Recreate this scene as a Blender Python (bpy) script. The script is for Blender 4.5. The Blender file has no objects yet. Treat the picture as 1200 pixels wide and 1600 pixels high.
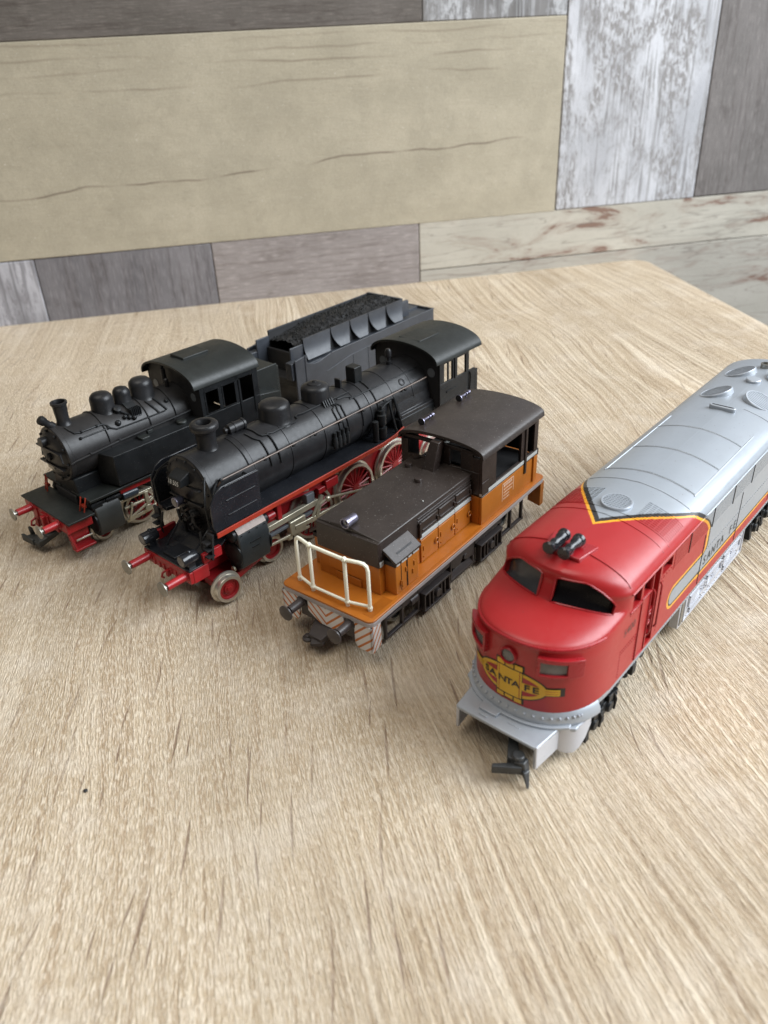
import bpy, bmesh, math, random
import numpy as np
from mathutils import Vector, Matrix
random.seed(4)
R = math.radians
MM = 0.001
sc = bpy.context.scene
COL = sc.collection

# ------------------------------------------------------------------ camera
cam_d = bpy.data.cameras.new("camera")
cam = bpy.data.objects.new("camera", cam_d); COL.objects.link(cam)
def cam_axes(th, ro):
    f = Vector((0, math.cos(th), -math.sin(th))); dn = Vector((0, -math.sin(th), -math.cos(th))); r = Vector((1, 0, 0))
    return math.cos(ro)*r + math.sin(ro)*dn, -math.sin(ro)*r + math.cos(ro)*dn, f
cr, cd, cf = cam_axes(0.541024197, 0.0491753412)
m = Matrix.Identity(4)
for i in range(3):
    m[i][0] = cr[i]; m[i][1] = -cd[i]; m[i][2] = -cf[i]
m.translation = Vector((0, 0, 162.902*MM))
cam.matrix_world = m
cam_d.sensor_fit = 'HORIZONTAL'; cam_d.sensor_width = 36.0
cam_d.lens = 36.0*1250/1200
cam_d.clip_start = 0.01; cam_d.clip_end = 20
cam_d.dof.use_dof = True
cam_d.dof.focus_distance = 0.27
cam_d.dof.aperture_fstop = 37.5/1.55
sc.camera = cam
# ------------------------------------------------------------------ world + window light
w = bpy.data.worlds.new("World"); sc.world = w; w.use_nodes = True
bg = w.node_tree.nodes['Background']; bg.inputs[0].default_value = (1.0, 0.97, 0.93, 1); bg.inputs[1].default_value = 0.13
def area(name, loc, aim, sx, sy, power, col):
    l = bpy.data.lights.new(name, 'AREA'); l.shape = 'RECTANGLE'; l.size = sx; l.size_y = sy; l.energy = power; l.color = col
    o = bpy.data.objects.new(name, l); COL.objects.link(o); o.location = loc
    o.rotation_euler = (Vector(aim)-Vector(loc)).to_track_quat('-Z', 'Y').to_euler(); return o
area("window_light", (1.15, 0.12, 0.80), (0.0, 0.28, 0.0), 1.15, 1.05, 55.0, (0.87, 0.935, 1.0))
area("ceiling_bounce", (-0.4, 0.0, 1.7), (0.0, 0.35, 0.0), 1.2, 1.2, 18.5, (1.0, 0.95, 0.87))  # added overhead fill standing in for light bounced off the ceiling
sc.view_settings.view_transform = 'Standard'; sc.view_settings.look = 'None'
sc.view_settings.exposure = -0.20; sc.view_settings.gamma = 1.0

# ------------------------------------------------------------------ mesh builder (millimetres)
class MB:
    def __init__(s): s.v = []; s.f = []; s.mi = []; s.cur = 0
    def add(s, vs, fs):
        o = len(s.v); s.v += [tuple(p) for p in vs]
        for f in fs: s.f.append(tuple(i+o for i in f)); s.mi.append(s.cur)
        return s
    def box(s, x0, x1, y0, y1, z0, z1):
        return s.hexa([(x0,y0,z0),(x1,y0,z0),(x1,y1,z0),(x0,y1,z0),(x0,y0,z1),(x1,y0,z1),(x1,y1,z1),(x0,y1,z1)])
    def hexa(s, p):
        return s.add(p, [(0,3,2,1),(4,5,6,7),(0,1,5,4),(1,2,6,5),(2,3,7,6),(3,0,4,7)])
    def prism(s, poly, axis, a, b):
        n = len(poly)
        ar = sum(poly[i][0]*poly[(i+1)%n][1]-poly[(i+1)%n][0]*poly[i][1] for i in range(n))
        if ar < 0: poly = poly[::-1]
        if axis == 'y': poly = poly[::-1]
        mk = {'x': lambda p,t:(t,p[0],p[1]), 'y': lambda p,t:(p[0],t,p[1]), 'z': lambda p,t:(p[0],p[1],t)}[axis]
        a, b = min(a,b), max(a,b)
        vs = [mk(p,a) for p in poly]+[mk(p,b) for p in poly]
        fs = [tuple(range(n))[::-1], tuple(range(n,2*n))]
        fs += [(i,(i+1)%n,(i+1)%n+n,i+n) for i in range(n)]
        return s.add(vs, fs)
    def lathe(s, prof, base, d, n=24, ref=None):
        d = Vector(d).normalized(); base = Vector(base)
        a = d.orthogonal().normalized() if ref is None else Vector(ref)
        b = d.cross(a); vs = []; fs = []
        for r, h in prof:
            for k in range(n):
                t = 2*math.pi*k/n; vs.append(base+d*h+(a*math.cos(t)+b*math.sin(t))*r)
        for j in range(len(prof)-1):
            for k in range(n):
                k2 = (k+1)%n; fs.append((j*n+k, j*n+k2, (j+1)*n+k2, (j+1)*n+k))
        fs.append(tuple(range(n))[::-1]); m0 = (len(prof)-1)*n; fs.append(tuple(range(m0, m0+n)))
        return s.add(vs, fs)
    def rlathe(s, prof, base, d, n=40):
        k0 = len(s.f); s.lathe(prof+[prof[0]], base, d, n); del s.f[-2:]; del s.mi[-2:]
        return s
    def cyl(s, p0, p1, r0, r1=None, n=20):
        p0 = Vector(p0); p1 = Vector(p1); r1 = r0 if r1 is None else r1
        return s.lathe([(r0,0),(r1,(p1-p0).length)], p0, p1-p0, n)
    def tube(s, pts, r, n=8, close=False):
        P = [Vector(p) for p in pts]; vs = []; fs = []; prev = None; N = len(P)
        for i, p in enumerate(P):
            t = (P[(i+1)%N]-P[i-1]) if close else (P[min(i+1,N-1)]-P[max(i-1,0)])
            t.normalize()
            a = t.orthogonal().normalized() if prev is None else (prev-t*prev.dot(t)).normalized()
            prev = a; b = t.cross(a)
            for k in range(n):
                q = 2*math.pi*k/n; vs.append(p+(a*math.cos(q)+b*math.sin(q))*r)
        for i in range(N if close else N-1):
            j = (i+1)%N
            for k in range(n):
                k2 = (k+1)%n; fs.append((i*n+k, i*n+k2, j*n+k2, j*n+k))
        if not close: fs += [tuple(range(n))[::-1], tuple(range((N-1)*n, N*n))]
        return s.add(vs, fs)
    def ball(s, c, r, n=8, m_=5):
        return s.lathe([(max(r*math.sin(math.pi*k/m_),r*.03), -r*math.cos(math.pi*k/m_)) for k in range(m_+1)], c, (0,0,1), n)
    def grid(s, rows, close=False):
        n = len(rows[0]); o = [p for r_ in rows for p in r_]; fs = []
        for j in range(len(rows)-1):
            for k in range(n if close else n-1):
                k2 = (k+1)%n; fs.append((j*n+k, j*n+k2, (j+1)*n+k2, (j+1)*n+k))
        return s.add(o, fs)
    def build(s, name, mat, parent=None, bevel=0, seg=2, angle=35, kind=None, label=None, weld=False, xf=None):
        me = bpy.data.meshes.new(name)
        me.from_pydata([(x*MM, y*MM, z*MM) for x, y, z in s.v], [], s.f)
        mats = mat if isinstance(mat, (list, tuple)) else [mat]
        for q in mats: me.materials.append(q)
        if len(mats) > 1: me.polygons.foreach_set('material_index', s.mi)
        bm = bmesh.new(); bm.from_mesh(me)
        if weld: bmesh.ops.remove_doubles(bm, verts=bm.verts, dist=2e-5)
        bmesh.ops.recalc_face_normals(bm, faces=bm.faces)
        bm.to_mesh(me); bm.free()
        me.polygons.foreach_set('use_smooth', [True]*len(me.polygons))
        me.set_sharp_from_angle(angle=R(angle))
        o = bpy.data.objects.new(name, me); COL.objects.link(o)
        if parent is not None: o.parent = parent
        if xf is not None: o.matrix_local = xf
        if bevel:
            bv = o.modifiers.new('bevel', 'BEVEL'); bv.width = bevel*MM; bv.segments = seg; bv.limit_method = 'ANGLE'; bv.angle_limit = R(40); bv.use_clamp_overlap = True
        if kind: o['kind'] = kind
        if label: o['label'] = label
        return o
def thing(name, label, cat, loc=(0,0,0), rz=0, kind=None):
    o = bpy.data.objects.new(name, None); COL.objects.link(o)
    o.empty_display_size = 0.01
    o.location = Vector(loc)*MM; o.rotation_euler = (0, 0, rz)
    o['label'] = label; o['category'] = cat
    if kind: o['kind'] = kind
    return o
def arc(cx, cy, r, a0, a1, n, r2=None):
    r2 = r if r2 is None else r2
    return [(cx+r*math.cos(R(a0+(a1-a0)*i/n)), cy+r2*math.sin(R(a0+(a1-a0)*i/n))) for i in range(n+1)]
def rrect(x0, x1, y0, y1, r, n=4):
    return arc(x1-r,y0+r,r,-90,0,n)+arc(x1-r,y1-r,r,0,90,n)+arc(x0+r,y1-r,r,90,180,n)+arc(x0+r,y0+r,r,180,270,n)
def herm(xs, ys):
    xs = np.array(xs, float); ys = np.array(ys, float); d = np.diff(ys)/np.diff(xs)
    mm_ = np.zeros(len(xs)); mm_[0] = d[0]; mm_[-1] = d[-1]
    for i in range(1, len(xs)-1):
        mm_[i] = 0 if d[i-1]*d[i] <= 0 else 2/(1/d[i-1]+1/d[i])
    def f(x):
        x = min(max(x, xs[0]), xs[-1]); i = min(int(np.searchsorted(xs, x, 'right')-1), len(xs)-2)
        h = xs[i+1]-xs[i]; t = (x-xs[i])/h
        return float((2*t**3-3*t*t+1)*ys[i]+(t**3-2*t*t+t)*h*mm_[i]+(-2*t**3+3*t*t)*ys[i+1]+(t**3-t*t)*h*mm_[i+1])
    return f
def text_shape(txt, size, bold=0.0):
    cu = bpy.data.curves.new('t', 'FONT'); cu.body = txt; cu.size = size; cu.align_x = 'CENTER'; cu.align_y = 'CENTER'; cu.offset = bold
    cu.resolution_u = 3
    o = bpy.data.objects.new('t', cu); COL.objects.link(o)
    dg = bpy.context.evaluated_depsgraph_get(); me = bpy.data.meshes.new_from_object(o.evaluated_get(dg))
    vs = [tuple(v.co) for v in me.vertices]; fs = [tuple(p.vertices) for p in me.polygons]
    bpy.data.objects.remove(o); bpy.data.meshes.remove(me); bpy.data.curves.remove(cu)
    return vs, fs

# ------------------------------------------------------------------ materials
class NT:
    """tiny helper for node expressions"""
    def __init__(s, name):
        s.m = bpy.data.materials.new(name); s.m.use_nodes = True; s.t = s.m.node_tree; s.b = s.t.nodes['Principled BSDF']; s.l = s.t.links
        s.tc = s.t.nodes.new('ShaderNodeTexCoord'); s.obj = s.tc.outputs['Object']
    def put(s, sock, v):
        if hasattr(v, 'is_linked') or hasattr(v, 'links'): s.l.new(v, sock)
        else:
            try: sock.default_value = v
            except Exception: sock.default_value = tuple(v)+(1,)
    def mth(s, op, a, b=0.0, c=None):
        n = s.t.nodes.new('ShaderNodeMath'); n.operation = op; s.put(n.inputs[0], a)
        if n.inputs[1].enabled: s.put(n.inputs[1], b)
        if c is not None: s.put(n.inputs[2], c)
        return n.outputs[0]
    def sep(s, v):
        n = s.t.nodes.new('ShaderNodeSeparateXYZ'); s.put(n.inputs[0], v); return n.outputs
    def comb(s, x, y, z):
        n = s.t.nodes.new('ShaderNodeCombineXYZ'); s.put(n.inputs[0], x); s.put(n.inputs[1], y); s.put(n.inputs[2], z); return n.outputs[0]
    def vscale(s, v, sx, sy, sz, off=(0,0,0)):
        n = s.t.nodes.new('ShaderNodeMapping'); s.put(n.inputs['Vector'], v); n.inputs['Scale'].default_value = (sx, sy, sz); n.inputs['Location'].default_value = off; return n.outputs[0]
    def noise(s, v, scale=1.0, detail=3, rough=.5, dist=0.0, dim='3D'):
        n = s.t.nodes.new('ShaderNodeTexNoise'); n.noise_dimensions = dim; s.put(n.inputs['Vector'], v)
        n.inputs['Scale'].default_value = scale; n.inputs['Detail'].default_value = detail; n.inputs['Roughness'].default_value = rough; n.inputs['Distortion'].default_value = dist
        return n.outputs[0]
    def ramp(s, f, pts):
        n = s.t.nodes.new('ShaderNodeValToRGB'); s.put(n.inputs[0], f); e = n.color_ramp.elements
        while len(e) < len(pts): e.new(0.5)
        for i, (p, c) in enumerate(pts):
            e[i].position = p; e[i].color = (c, c, c, 1) if isinstance(c, (int, float)) else tuple(c)+(1,)
        return n.outputs[0]
    def mix(s, f, a, b, mode='MIX'):
        n = s.t.nodes.new('ShaderNodeMix'); n.data_type = 'RGBA'; n.blend_type = mode
        s.put(n.inputs[0], f); s.put(n.inputs[6], a if not isinstance(a, tuple) or len(a) == 4 else a+(1,)); s.put(n.inputs[7], b if not isinstance(b, tuple) or len(b) == 4 else b+(1,))
        return n.outputs[2]
    def bump(s, h, strength=.3, dist=.1, prev=None):
        n = s.t.nodes.new('ShaderNodeBump'); n.inputs['Strength'].default_value = strength; n.inputs['Distance'].default_value = dist*MM; s.put(n.inputs['Height'], h)
        if prev is not None: s.l.new(prev, n.inputs['Normal'])
        return n.outputs[0]
    def white(s, v):
        n = s.t.nodes.new('ShaderNodeTexWhiteNoise'); s.put(n.inputs[0], v); return n.outputs[0]
def plastic(name, col, rough=.4, metal=0., var=.12, bump=.12, spec=.5, dust=0.0, coat=0.0):
    n = NT(name); b = n.b
    v = n.vscale(n.obj, 1000, 1000, 1000)
    big = n.noise(v, .12, 4, .6); fine = n.noise(v, 3.0, 2, .5); mid = n.noise(v, .6, 3, .6)
    lo = tuple(c*(1-var) for c in col); hi = tuple(min(1, c*(1+var)+.002) for c in col)
    c = n.mix(n.ramp(big, [(.3, 0), (.7, 1)]), lo, hi)
    if dust > 0:
        sp = n.ramp(n.noise(v, 2.2, 1, .5), [(.70, 0), (.76, 1)])
        c = n.mix(n.mth('MULTIPLY', sp, dust), c, (.45, .43, .4))
    n.l.new(c, b.inputs['Base Color'])
    n.put(b.inputs['Roughness'], n.mth('ADD', n.mth('MULTIPLY', mid, .22), rough-.11))
    b.inputs['Metallic'].default_value = metal; b.inputs['Specular IOR Level'].default_value = spec; b.inputs['Coat Weight'].default_value = coat
    if bump: n.l.new(n.bump(fine, bump, .12), b.inputs['Normal'])
    return n.m
M = {}
M['black'] = plastic('satin_black_plastic', (.009,.010,.011), .38, var=.35, spec=.25, dust=.10)
M['boiler'] = plastic('boiler_black', (.012,.012,.013), .36, var=.4, spec=.28, dust=.06, bump=.15)
M['gloss'] = plastic('gloss_black', (.012,.013,.016), .22, var=.2, dust=.06, bump=.05)
M['dark'] = plastic('matt_black', (.010,.010,.011), .6, var=.3)
M['roofblack'] = plastic('roof_black', (.013,.015,.014), .44, var=.25, spec=.35, dust=.08)
M['red'] = plastic('loco_red_plastic', (.29,.010,.013), .36, var=.2)
M['redstripe'] = plastic('stripe_red', (.30,.026,.010), .45, var=.2)
M['rod'] = plastic('nickel_rod', (.52,.49,.38), .38, metal=.7, var=.25, bump=0)
M['steel'] = plastic('steel_tyre', (.60,.57,.50), .33, metal=.85, var=.1, bump=0)
M['oldsteel'] = plastic('dull_steel', (.28,.27,.24), .4, metal=.8, var=.2, bump=0.02)
M['grey'] = plastic('grey_slide', (.10,.11,.12), .4)
M['copper'] = plastic('worn_handrail', (.075,.05,.037), .4, metal=.2, var=.4)
M['cream'] = plastic('cream_plastic', (.82,.80,.66), .38, var=.06)
M['orange'] = plastic('orange_plastic', (.40,.122,.011), .36, var=.10, dust=.04)
M['brown'] = plastic('brown_plastic', (.024,.016,.013), .38, var=.25, dust=.22)
M['brownroof'] = plastic('brown_roof', (.027,.020,.017), .40, var=.18, dust=.3)
M['under'] = plastic('underframe_brown', (.040,.032,.031), .42, var=.25)
M['lilac'] = plastic('pale_edge_strip', (.36,.32,.31), .45, var=.15)
M['white'] = plastic('white_paint', (.42,.43,.41), .4, var=.1)
M['chrome'] = plastic('chrome', (.20,.19,.25), .32, metal=.9, var=.1, bump=0)
M['silver'] = plastic('silver_paint', (.38,.41,.45), .42, metal=.35, var=.06, bump=.08)
M['silverside'] = plastic('silver_cast', (.54,.55,.59), .32, metal=.3, var=.05, bump=.08)
M['f7red'] = plastic('shell_red', (.31,.010,.015), .30, var=.10, bump=.08)
M['lens'] = plastic('clear_lens', (.085,.08,.08), .15, var=.5, spec=.8)
M['glassdark'] = plastic('dark_glass', (.004,.004,.005), .25, var=.1, bump=0, spec=.15)
M['glassgrey'] = plastic('grey_glass', (.04,.042,.046), .2, var=.2, bump=0, spec=.4)
M['yellow'] = plastic('logo_yellow', (.62,.36,.012), .4, var=.08, bump=0)
M['ink'] = plastic('logo_black', (.018,.014,.012), .45, bump=0)
M['inkred'] = plastic('letter_faded_black', (.11,.035,.03), .45, bump=0)
M['inkgrey'] = plastic('letter_grey', (.045,.05,.05), .45, bump=0)
M['pale'] = plastic('pale_lettering', (.62,.42,.30), .45, bump=0)
M['plate'] = plastic('number_white', (.5,.5,.48), .45, bump=0)
# ------------------------------------------------------------------ table and wall
def oak():
    n = NT('oak_laminate'); v = n.vscale(n.obj, 1000, 1000, 1000)
    x, y, z = n.sep(v)[:3]
    w1 = n.noise(n.comb(n.mth('MULTIPLY', x, .011), n.mth('MULTIPLY', y, .0055), 0), 1.0, 1, .5)
    xw = n.mth('ADD', x, n.mth('MULTIPLY', n.mth('SUBTRACT', w1, .5), 38))
    w2 = n.noise(n.comb(n.mth('MULTIPLY', x, .06), n.mth('MULTIPLY', y, .012), 3), 1, 1, .5)
    xw = n.mth('ADD', xw, n.mth('MULTIPLY', n.mth('SUBTRACT', w2, .5), 2.4))
    def st(sx, sy, det, off, rough=.55, xx=None):
        return n.noise(n.comb(n.mth('MULTIPLY', xx or xw, sx), n.mth('MULTIPLY', y, sy), off), 1.0, det, rough)
    right = n.ramp(n.mth('ADD', n.mth('MULTIPLY', n.noise(n.comb(n.mth('MULTIPLY', x, .012), n.mth('MULTIPLY', y, .006), 9.), 1., 2, .5), .7), n.mth('MULTIPLY', x, .0018)), [(.36, 0), (.54, 1)])
    band = st(.05, .004, 3, 1.)
    grow = st(.34, .008, 3, 2., .6)
    lines = st(1.0, .0065, 3, 6., .66)
    fibA = st(2.5, .29, 2, 3., .6)
    fibB = st(3.3, .40, 2, 4., .6)
    xp = n.mth('SUBTRACT', x, n.mth('MULTIPLY', y, .15))
    xp = n.mth('ADD', xp, n.mth('MULTIPLY', n.mth('SUBTRACT', w1, .5), 30))
    def dashes(wx, ly, seed, keep, hw):
        u = n.mth('ADD', n.mth('DIVIDE', xp, wx), seed); i = n.mth('FLOOR', u); fu = n.mth('SUBTRACT', u, i)
        vv = n.mth('ADD', n.mth('DIVIDE', y, ly), n.mth('MULTIPLY', n.white(n.comb(i, seed, 3.3)), 9)); j = n.mth('FLOOR', vv); fv = n.mth('SUBTRACT', n.mth('SUBTRACT', vv, j), .5)
        r2 = n.white(n.comb(i, j, seed+.5)); r3 = n.white(n.comb(i, j, seed+7.5)); r4 = n.white(n.comb(i, j, seed+4.5))
        cen = n.mth('ADD', .25, n.mth('MULTIPLY', r2, .5)); cen = n.mth('ADD', cen, n.mth('MULTIPLY', fv, n.mth('MULTIPLY', n.mth('SUBTRACT', r4, .5), .5)))
        cen = n.mth('ADD', cen, n.mth('MULTIPLY', n.mth('MULTIPLY', fv, fv), n.mth('SUBTRACT', r3, .75)))
        d = n.mth('MULTIPLY', n.mth('ABSOLUTE', n.mth('SUBTRACT', fu, cen)), wx)
        half = n.mth('ADD', .22, n.mth('MULTIPLY', r4, .26)); tap = n.mth('SUBTRACT', 1.0, n.mth('POWER', n.mth('DIVIDE', n.mth('ABSOLUTE', fv), half), 2.0))
        e = n.mth('SUBTRACT', n.mth('MULTIPLY', n.mth('MAXIMUM', tap, -1), hw), d)
        e = n.mth('ADD', e, n.mth('MULTIPLY', n.mth('SUBTRACT', fibB, .5), .5))
        return n.mth('MULTIPLY', n.ramp(n.mth('ADD', n.mth('MULTIPLY', e, 2.5), .5), [(.4, 0), (.75, 1)]), n.mth('GREATER_THAN', r3, keep))
    pd = n.mth('MAXIMUM', dashes(8.5, 27, 1.0, .48, .40), dashes(6.0, 14, 31.0, .74, .27))
    blot = n.noise(n.comb(n.mth('MULTIPLY', x, .045), n.mth('MULTIPLY', y, .05), 12.), 1., 4, .65)
    c = n.mix(n.ramp(band, [(.34, 0), (.66, 1)]), (.445, .343, .228), (.525, .42, .297))
    c = n.mix(n.mth('MULTIPLY', n.ramp(grow, [(.38, 1), (.50, 0)]), .55), c, (.345, .24, .145))
    ln = n.mth('MULTIPLY', n.ramp(lines, [(.52, 0), (.60, 1)]), n.mth('ADD', .40, n.mth('MULTIPLY', right, .42)))
    c = n.mix(ln, c, (.70, .60, .46))
    c = n.mix(n.mth('MULTIPLY', n.ramp(lines, [(.36, 1), (.44, 0)]), n.mth('ADD', .26, n.mth('MULTIPLY', right, .5))), c, (.27, .185, .11))
    fl = n.mth('MAXIMUM', n.ramp(fibA, [(.545, 0), (.585, 1)]), n.mth('MULTIPLY', n.ramp(fibB, [(.56, 0), (.62, 1)]), .8))
    fl = n.mth('MULTIPLY', fl, n.mth('SUBTRACT', 1.0, n.mth('MULTIPLY', right, .72)))
    c = n.mix(n.mth('MULTIPLY', fl, .62), c, (.76, .67, .54))
    c = n.mix(n.mth('MULTIPLY', n.ramp(fibB, [(.34, 1), (.42, 0)]), .38), c, (.30, .215, .135))
    pm = n.mth('MULTIPLY', pd, n.ramp(n.noise(n.comb(n.mth('MULTIPLY', x, .018), n.mth('MULTIPLY', y, .014), 21.), 1., 2, .5), [(.36, .12), (.58, 1)]))
    c = n.mix(n.mth('MULTIPLY', pm, .74), c, (.20, .125, .08))
    c = n.mix(n.mth('MULTIPLY', n.ramp(blot, [(.50, 0), (.70, 1)]), .38), c, (.70, .62, .52))
    n.l.new(c, n.b.inputs['Base Color'])
    h = n.mth('ADD', n.mth('MULTIPLY', n.ramp(fibA, [(.40, 0), (.62, 1)]), .9), n.mth('MULTIPLY', n.ramp(fibB, [(.36, 0), (.62, 1)]), .7))
    h = n.mth('ADD', h, n.mth('MULTIPLY', n.ramp(lines, [(.36, 0), (.60, 1)]), n.mth('ADD', .4, right)))
    h = n.mth('SUBTRACT', h, n.mth('MULTIPLY', pm, .8))
    n.l.new(n.bump(h, 1.0, .19), n.b.inputs['Normal'])
    n.put(n.b.inputs['Roughness'], n.mth('ADD', n.mth('MULTIPLY', fibA, .2), .36))
    n.b.inputs['Specular IOR Level'].default_value = .5
    return n.m
WR = R(11.580235)
table = thing('table', 'pale oak wood-effect table top carrying the four model locomotives, pushed against the plank wall', 'table', (0,0,0), WR)
poly = [(-700,-380),(276,-380)] + [(337.2,556)] + arc(325.2,572,13,-8,88,7)[0:] + [(-700,585)]
MB().prism(poly, 'z', -22, 0).build('tabletop', oak(), table, bevel=1.2, seg=3, angle=40)
e = NT('table_edge_band'); e.b.inputs['Base Color'].default_value = (.38,.27,.17,1); e.b.inputs['Roughness'].default_value = .5
MB().prism([(p[0]*1.0-(0 if p[0]<0 else .0), p[1]) for p in [(-699,-379),(275,-379),(336.1,556),(324,583.4),(-699,583.4)]], 'z', -24, -22.004).build('edge_band', e.m, table)
crumb = MB().lathe([(.1,0),(.55,.1),(.6,.35),(.3,.6),(.1,.65)], (0,0,0), (0,0,1), 7).build('crumb', M['dark'])
crumb.location = Vector((-79.5, 140.2, 0.05))*MM
crumb['label'] = 'tiny black crumb lying alone on the bare oak table in the foreground'; crumb['category'] = 'crumb'

def plank_mat(name, style, seed, vert, a, b, c_, extra=None):
    n = NT(name); v = n.vscale(n.obj, 1000, 1000, 1000, (seed*37.1, 0, seed*11.3)); x, y, z = n.sep(v)[:3]
    g, k = (z, x) if vert else (x, z)      # g = along grain, k = across
    def st(sk, sg, det, off, rough=.6, dist=0.):
        return n.noise(n.comb(n.mth('MULTIPLY', k, sk), n.mth('MULTIPLY', g, sg), off+seed), 1., det, rough, dist)
    broad = st(.03, .012, 3, 0.); gr = st(.45, .016, 4, 1.); gf = st(1.6, .10, 3, 2.); blot = st(.30, .028, 4, 3., .65, .2) if style == 'worn' else st(.07, .04, 4, 3., .65, .4); speck = st(.8, .5, 3, 4.)
    if style == 'paint':       # smooth beige board, faint cracks
        c = n.mix(n.ramp(broad, [(.3, 0), (.7, 1)]), a, b)
        c = n.mix(n.mth('MULTIPLY', n.ramp(gr, [(.36, 1), (.46, 0)]), n.ramp(z, [(0, 0), (1, 1)]) if False else .10), c, c_)
        c = n.mix(n.mth('MULTIPLY', n.ramp(n.noise(v, .035, 5, .7), [(.40, 1), (.60, 0)]), .35), c, tuple(q*.72 for q in a))
        c = n.mix(n.mth('MULTIPLY', n.ramp(n.noise(v, .9, 3, .7), [(.40, 1), (.60, 0)]), .18), c, tuple(q*.6 for q in a))
        c = n.mix(n.mth('MULTIPLY', n.ramp(speck, [(.66, 0), (.71, 1)]), .6), c, (.66, .62, .54))
        # one long wandering crack and a bundle of streaks near the top edge
        wob = n.mth('MULTIPLY', n.mth('SUBTRACT', n.noise(n.comb(n.mth('MULTIPLY', g, .010), seed, 0), 1., 3, .45), .5), 26)
        d = n.mth('ABSOLUTE', n.mth('SUBTRACT', n.mth('ADD', k, wob), n.mth('ADD', extra, n.mth('MULTIPLY', n.mth('ADD', g, 143-37.1), .040))))
        crack = n.mth('MULTIPLY', n.ramp(d, [(.0, 1), (.9, 0)]), n.ramp(n.noise(n.comb(n.mth('MULTIPLY', g, .016), 5, 0), 1., 2, .5), [(.44, .0), (.52, 1)]))
        c = n.mix(n.mth('MULTIPLY', crack, .8), c, (.12, .085, .06))
        for off_, am in ((54, .6), (61, .45), (43, .5), (68, .4)):
            wob2 = n.mth('MULTIPLY', n.mth('SUBTRACT', n.noise(n.comb(n.mth('MULTIPLY', g, .008), off_, 0), 1., 3, .6), .5), 13)
            d2 = n.mth('ABSOLUTE', n.mth('SUBTRACT', n.mth('ADD', k, wob2), extra+off_+16))
            ln = n.mth('MULTIPLY', n.ramp(d2, [(.0, 1), (1.0, 0)]), n.ramp(n.noise(n.comb(n.mth('MULTIPLY', g, .012), off_, 7), 1., 2, .5), [(.45, 0), (.56, 1)]))
            c = n.mix(n.mth('MULTIPLY', ln, am), c, (.17, .13, .09))
    elif style == 'worn':      # whitewash over grey, strong vertical streaks
        c = n.mix(n.ramp(broad, [(.35, 0), (.6, 1)]), a, b)
        pat = n.noise(n.comb(n.mth('MULTIPLY', k, .045), n.mth('MULTIPLY', g, .018), seed+2), 1., 5, .7, .5)
        mot = n.noise(n.comb(n.mth('MULTIPLY', k, .42), n.mth('MULTIPLY', g, .16), seed+6), 1., 4, .7, .6)
        c = n.mix(n.mth('MULTIPLY', n.ramp(pat, [(.46, 0), (.56, 1)]), n.ramp(mot, [(.44, .1), (.54, 1)])), c, tuple(q*2.2 for q in c_))
        c = n.mix(n.mth('MULTIPLY', n.ramp(gr, [(.38, 1), (.45, 0)]), .7), c, tuple(q*1.7 for q in c_))
        c = n.mix(n.mth('MULTIPLY', n.ramp(st(.22, .006, 3, 8.), [(.36, 1), (.42, 0)]), .55), c, tuple(q*2.0 for q in c_))
        c = n.mix(n.mth('MULTIPLY', n.ramp(gf, [(.34, 1), (.42, 0)]), .3), c, c_)
    elif style == 'distress':  # pale paint, rusty bare patches
        c = n.mix(n.ramp(broad, [(.3, 0), (.7, 1)]), a, b)
        c = n.mix(n.mth('MULTIPLY', n.ramp(gf, [(.36, 1), (.46, 0)]), .35), c, (.36, .33, .28))
        patch = n.noise(n.comb(n.mth('MULTIPLY', k, .055), n.mth('MULTIPLY', g, .016), seed), 1., 6, .65, .9)
        c = n.mix(n.mth('MULTIPLY', n.ramp(patch, [(.60, 0), (.625, 1)]), .75), c, c_)
        c = n.mix(n.mth('MULTIPLY', n.ramp(patch, [(.50, 0), (.60, 1)]), .30), c, c_)
        cr = n.noise(n.comb(n.mth('MULTIPLY', k, .10), n.mth('MULTIPLY', g, .008), seed+3), 1., 3, .5)
        d3 = n.mth('ABSOLUTE', n.mth('SUBTRACT', cr, .5))
        c = n.mix(n.mth('MULTIPLY', n.ramp(d3, [(.0, 1), (.012, 0)]), .5), c, (.16, .13, .11))
    else:                      # plain stained grey-brown board
        c = n.mix(n.ramp(broad, [(.3, 0), (.7, 1)]), a, b)
        c = n.mix(n.mth('MULTIPLY', n.ramp(gr, [(.35, 1), (.5, 0)]), .55), c, c_)
        c = n.mix(n.mth('MULTIPLY', n.ramp(gf, [(.52, 0), (.66, 1)]), .35), c, tuple(min(1, q*1.9) for q in b))
        c = n.mix(n.mth('MULTIPLY', n.ramp(blot, [(.58, 0), (.7, 1)]), .5), c, c_)
    c = n.mix(n.mth('MULTIPLY', n.ramp(n.noise(v, .22, 5, .75), [(.56, 0), (.70, 1)]), .22), c, tuple(q*.55 for q in a))
    n.l.new(c, n.b.inputs['Base Color']); n.b.inputs['Roughness'].default_value = .62
    n.b.inputs['Specular IOR Level'].default_value = .3
    hh = n.mth('ADD', n.mth('MULTIPLY', gf, .8), n.mth('MULTIPLY', n.noise(v, .5, 3, .6), .6))
    n.l.new(n.bump(hh, .6, .35), n.b.inputs['Normal'])
    return n.m
wall = thing('plank_wall', 'wall clad in mixed beige, grey, brown and whitewashed planks behind the table', 'wall', (0,0,0), WR)
WX, WY = -143.0, 584.4
gm = NT('joint_gap_brown'); gm.b.inputs['Base Color'].default_value = (.15,.11,.075,1); gm.b.inputs['Roughness'].default_value = .9  # dark brown of the backing that shows in the plank joints
MB().box(WX-400, WX+1200, WY+2.2, WY+12, -420, 2050).build('wall_backing', gm.m, wall)
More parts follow.
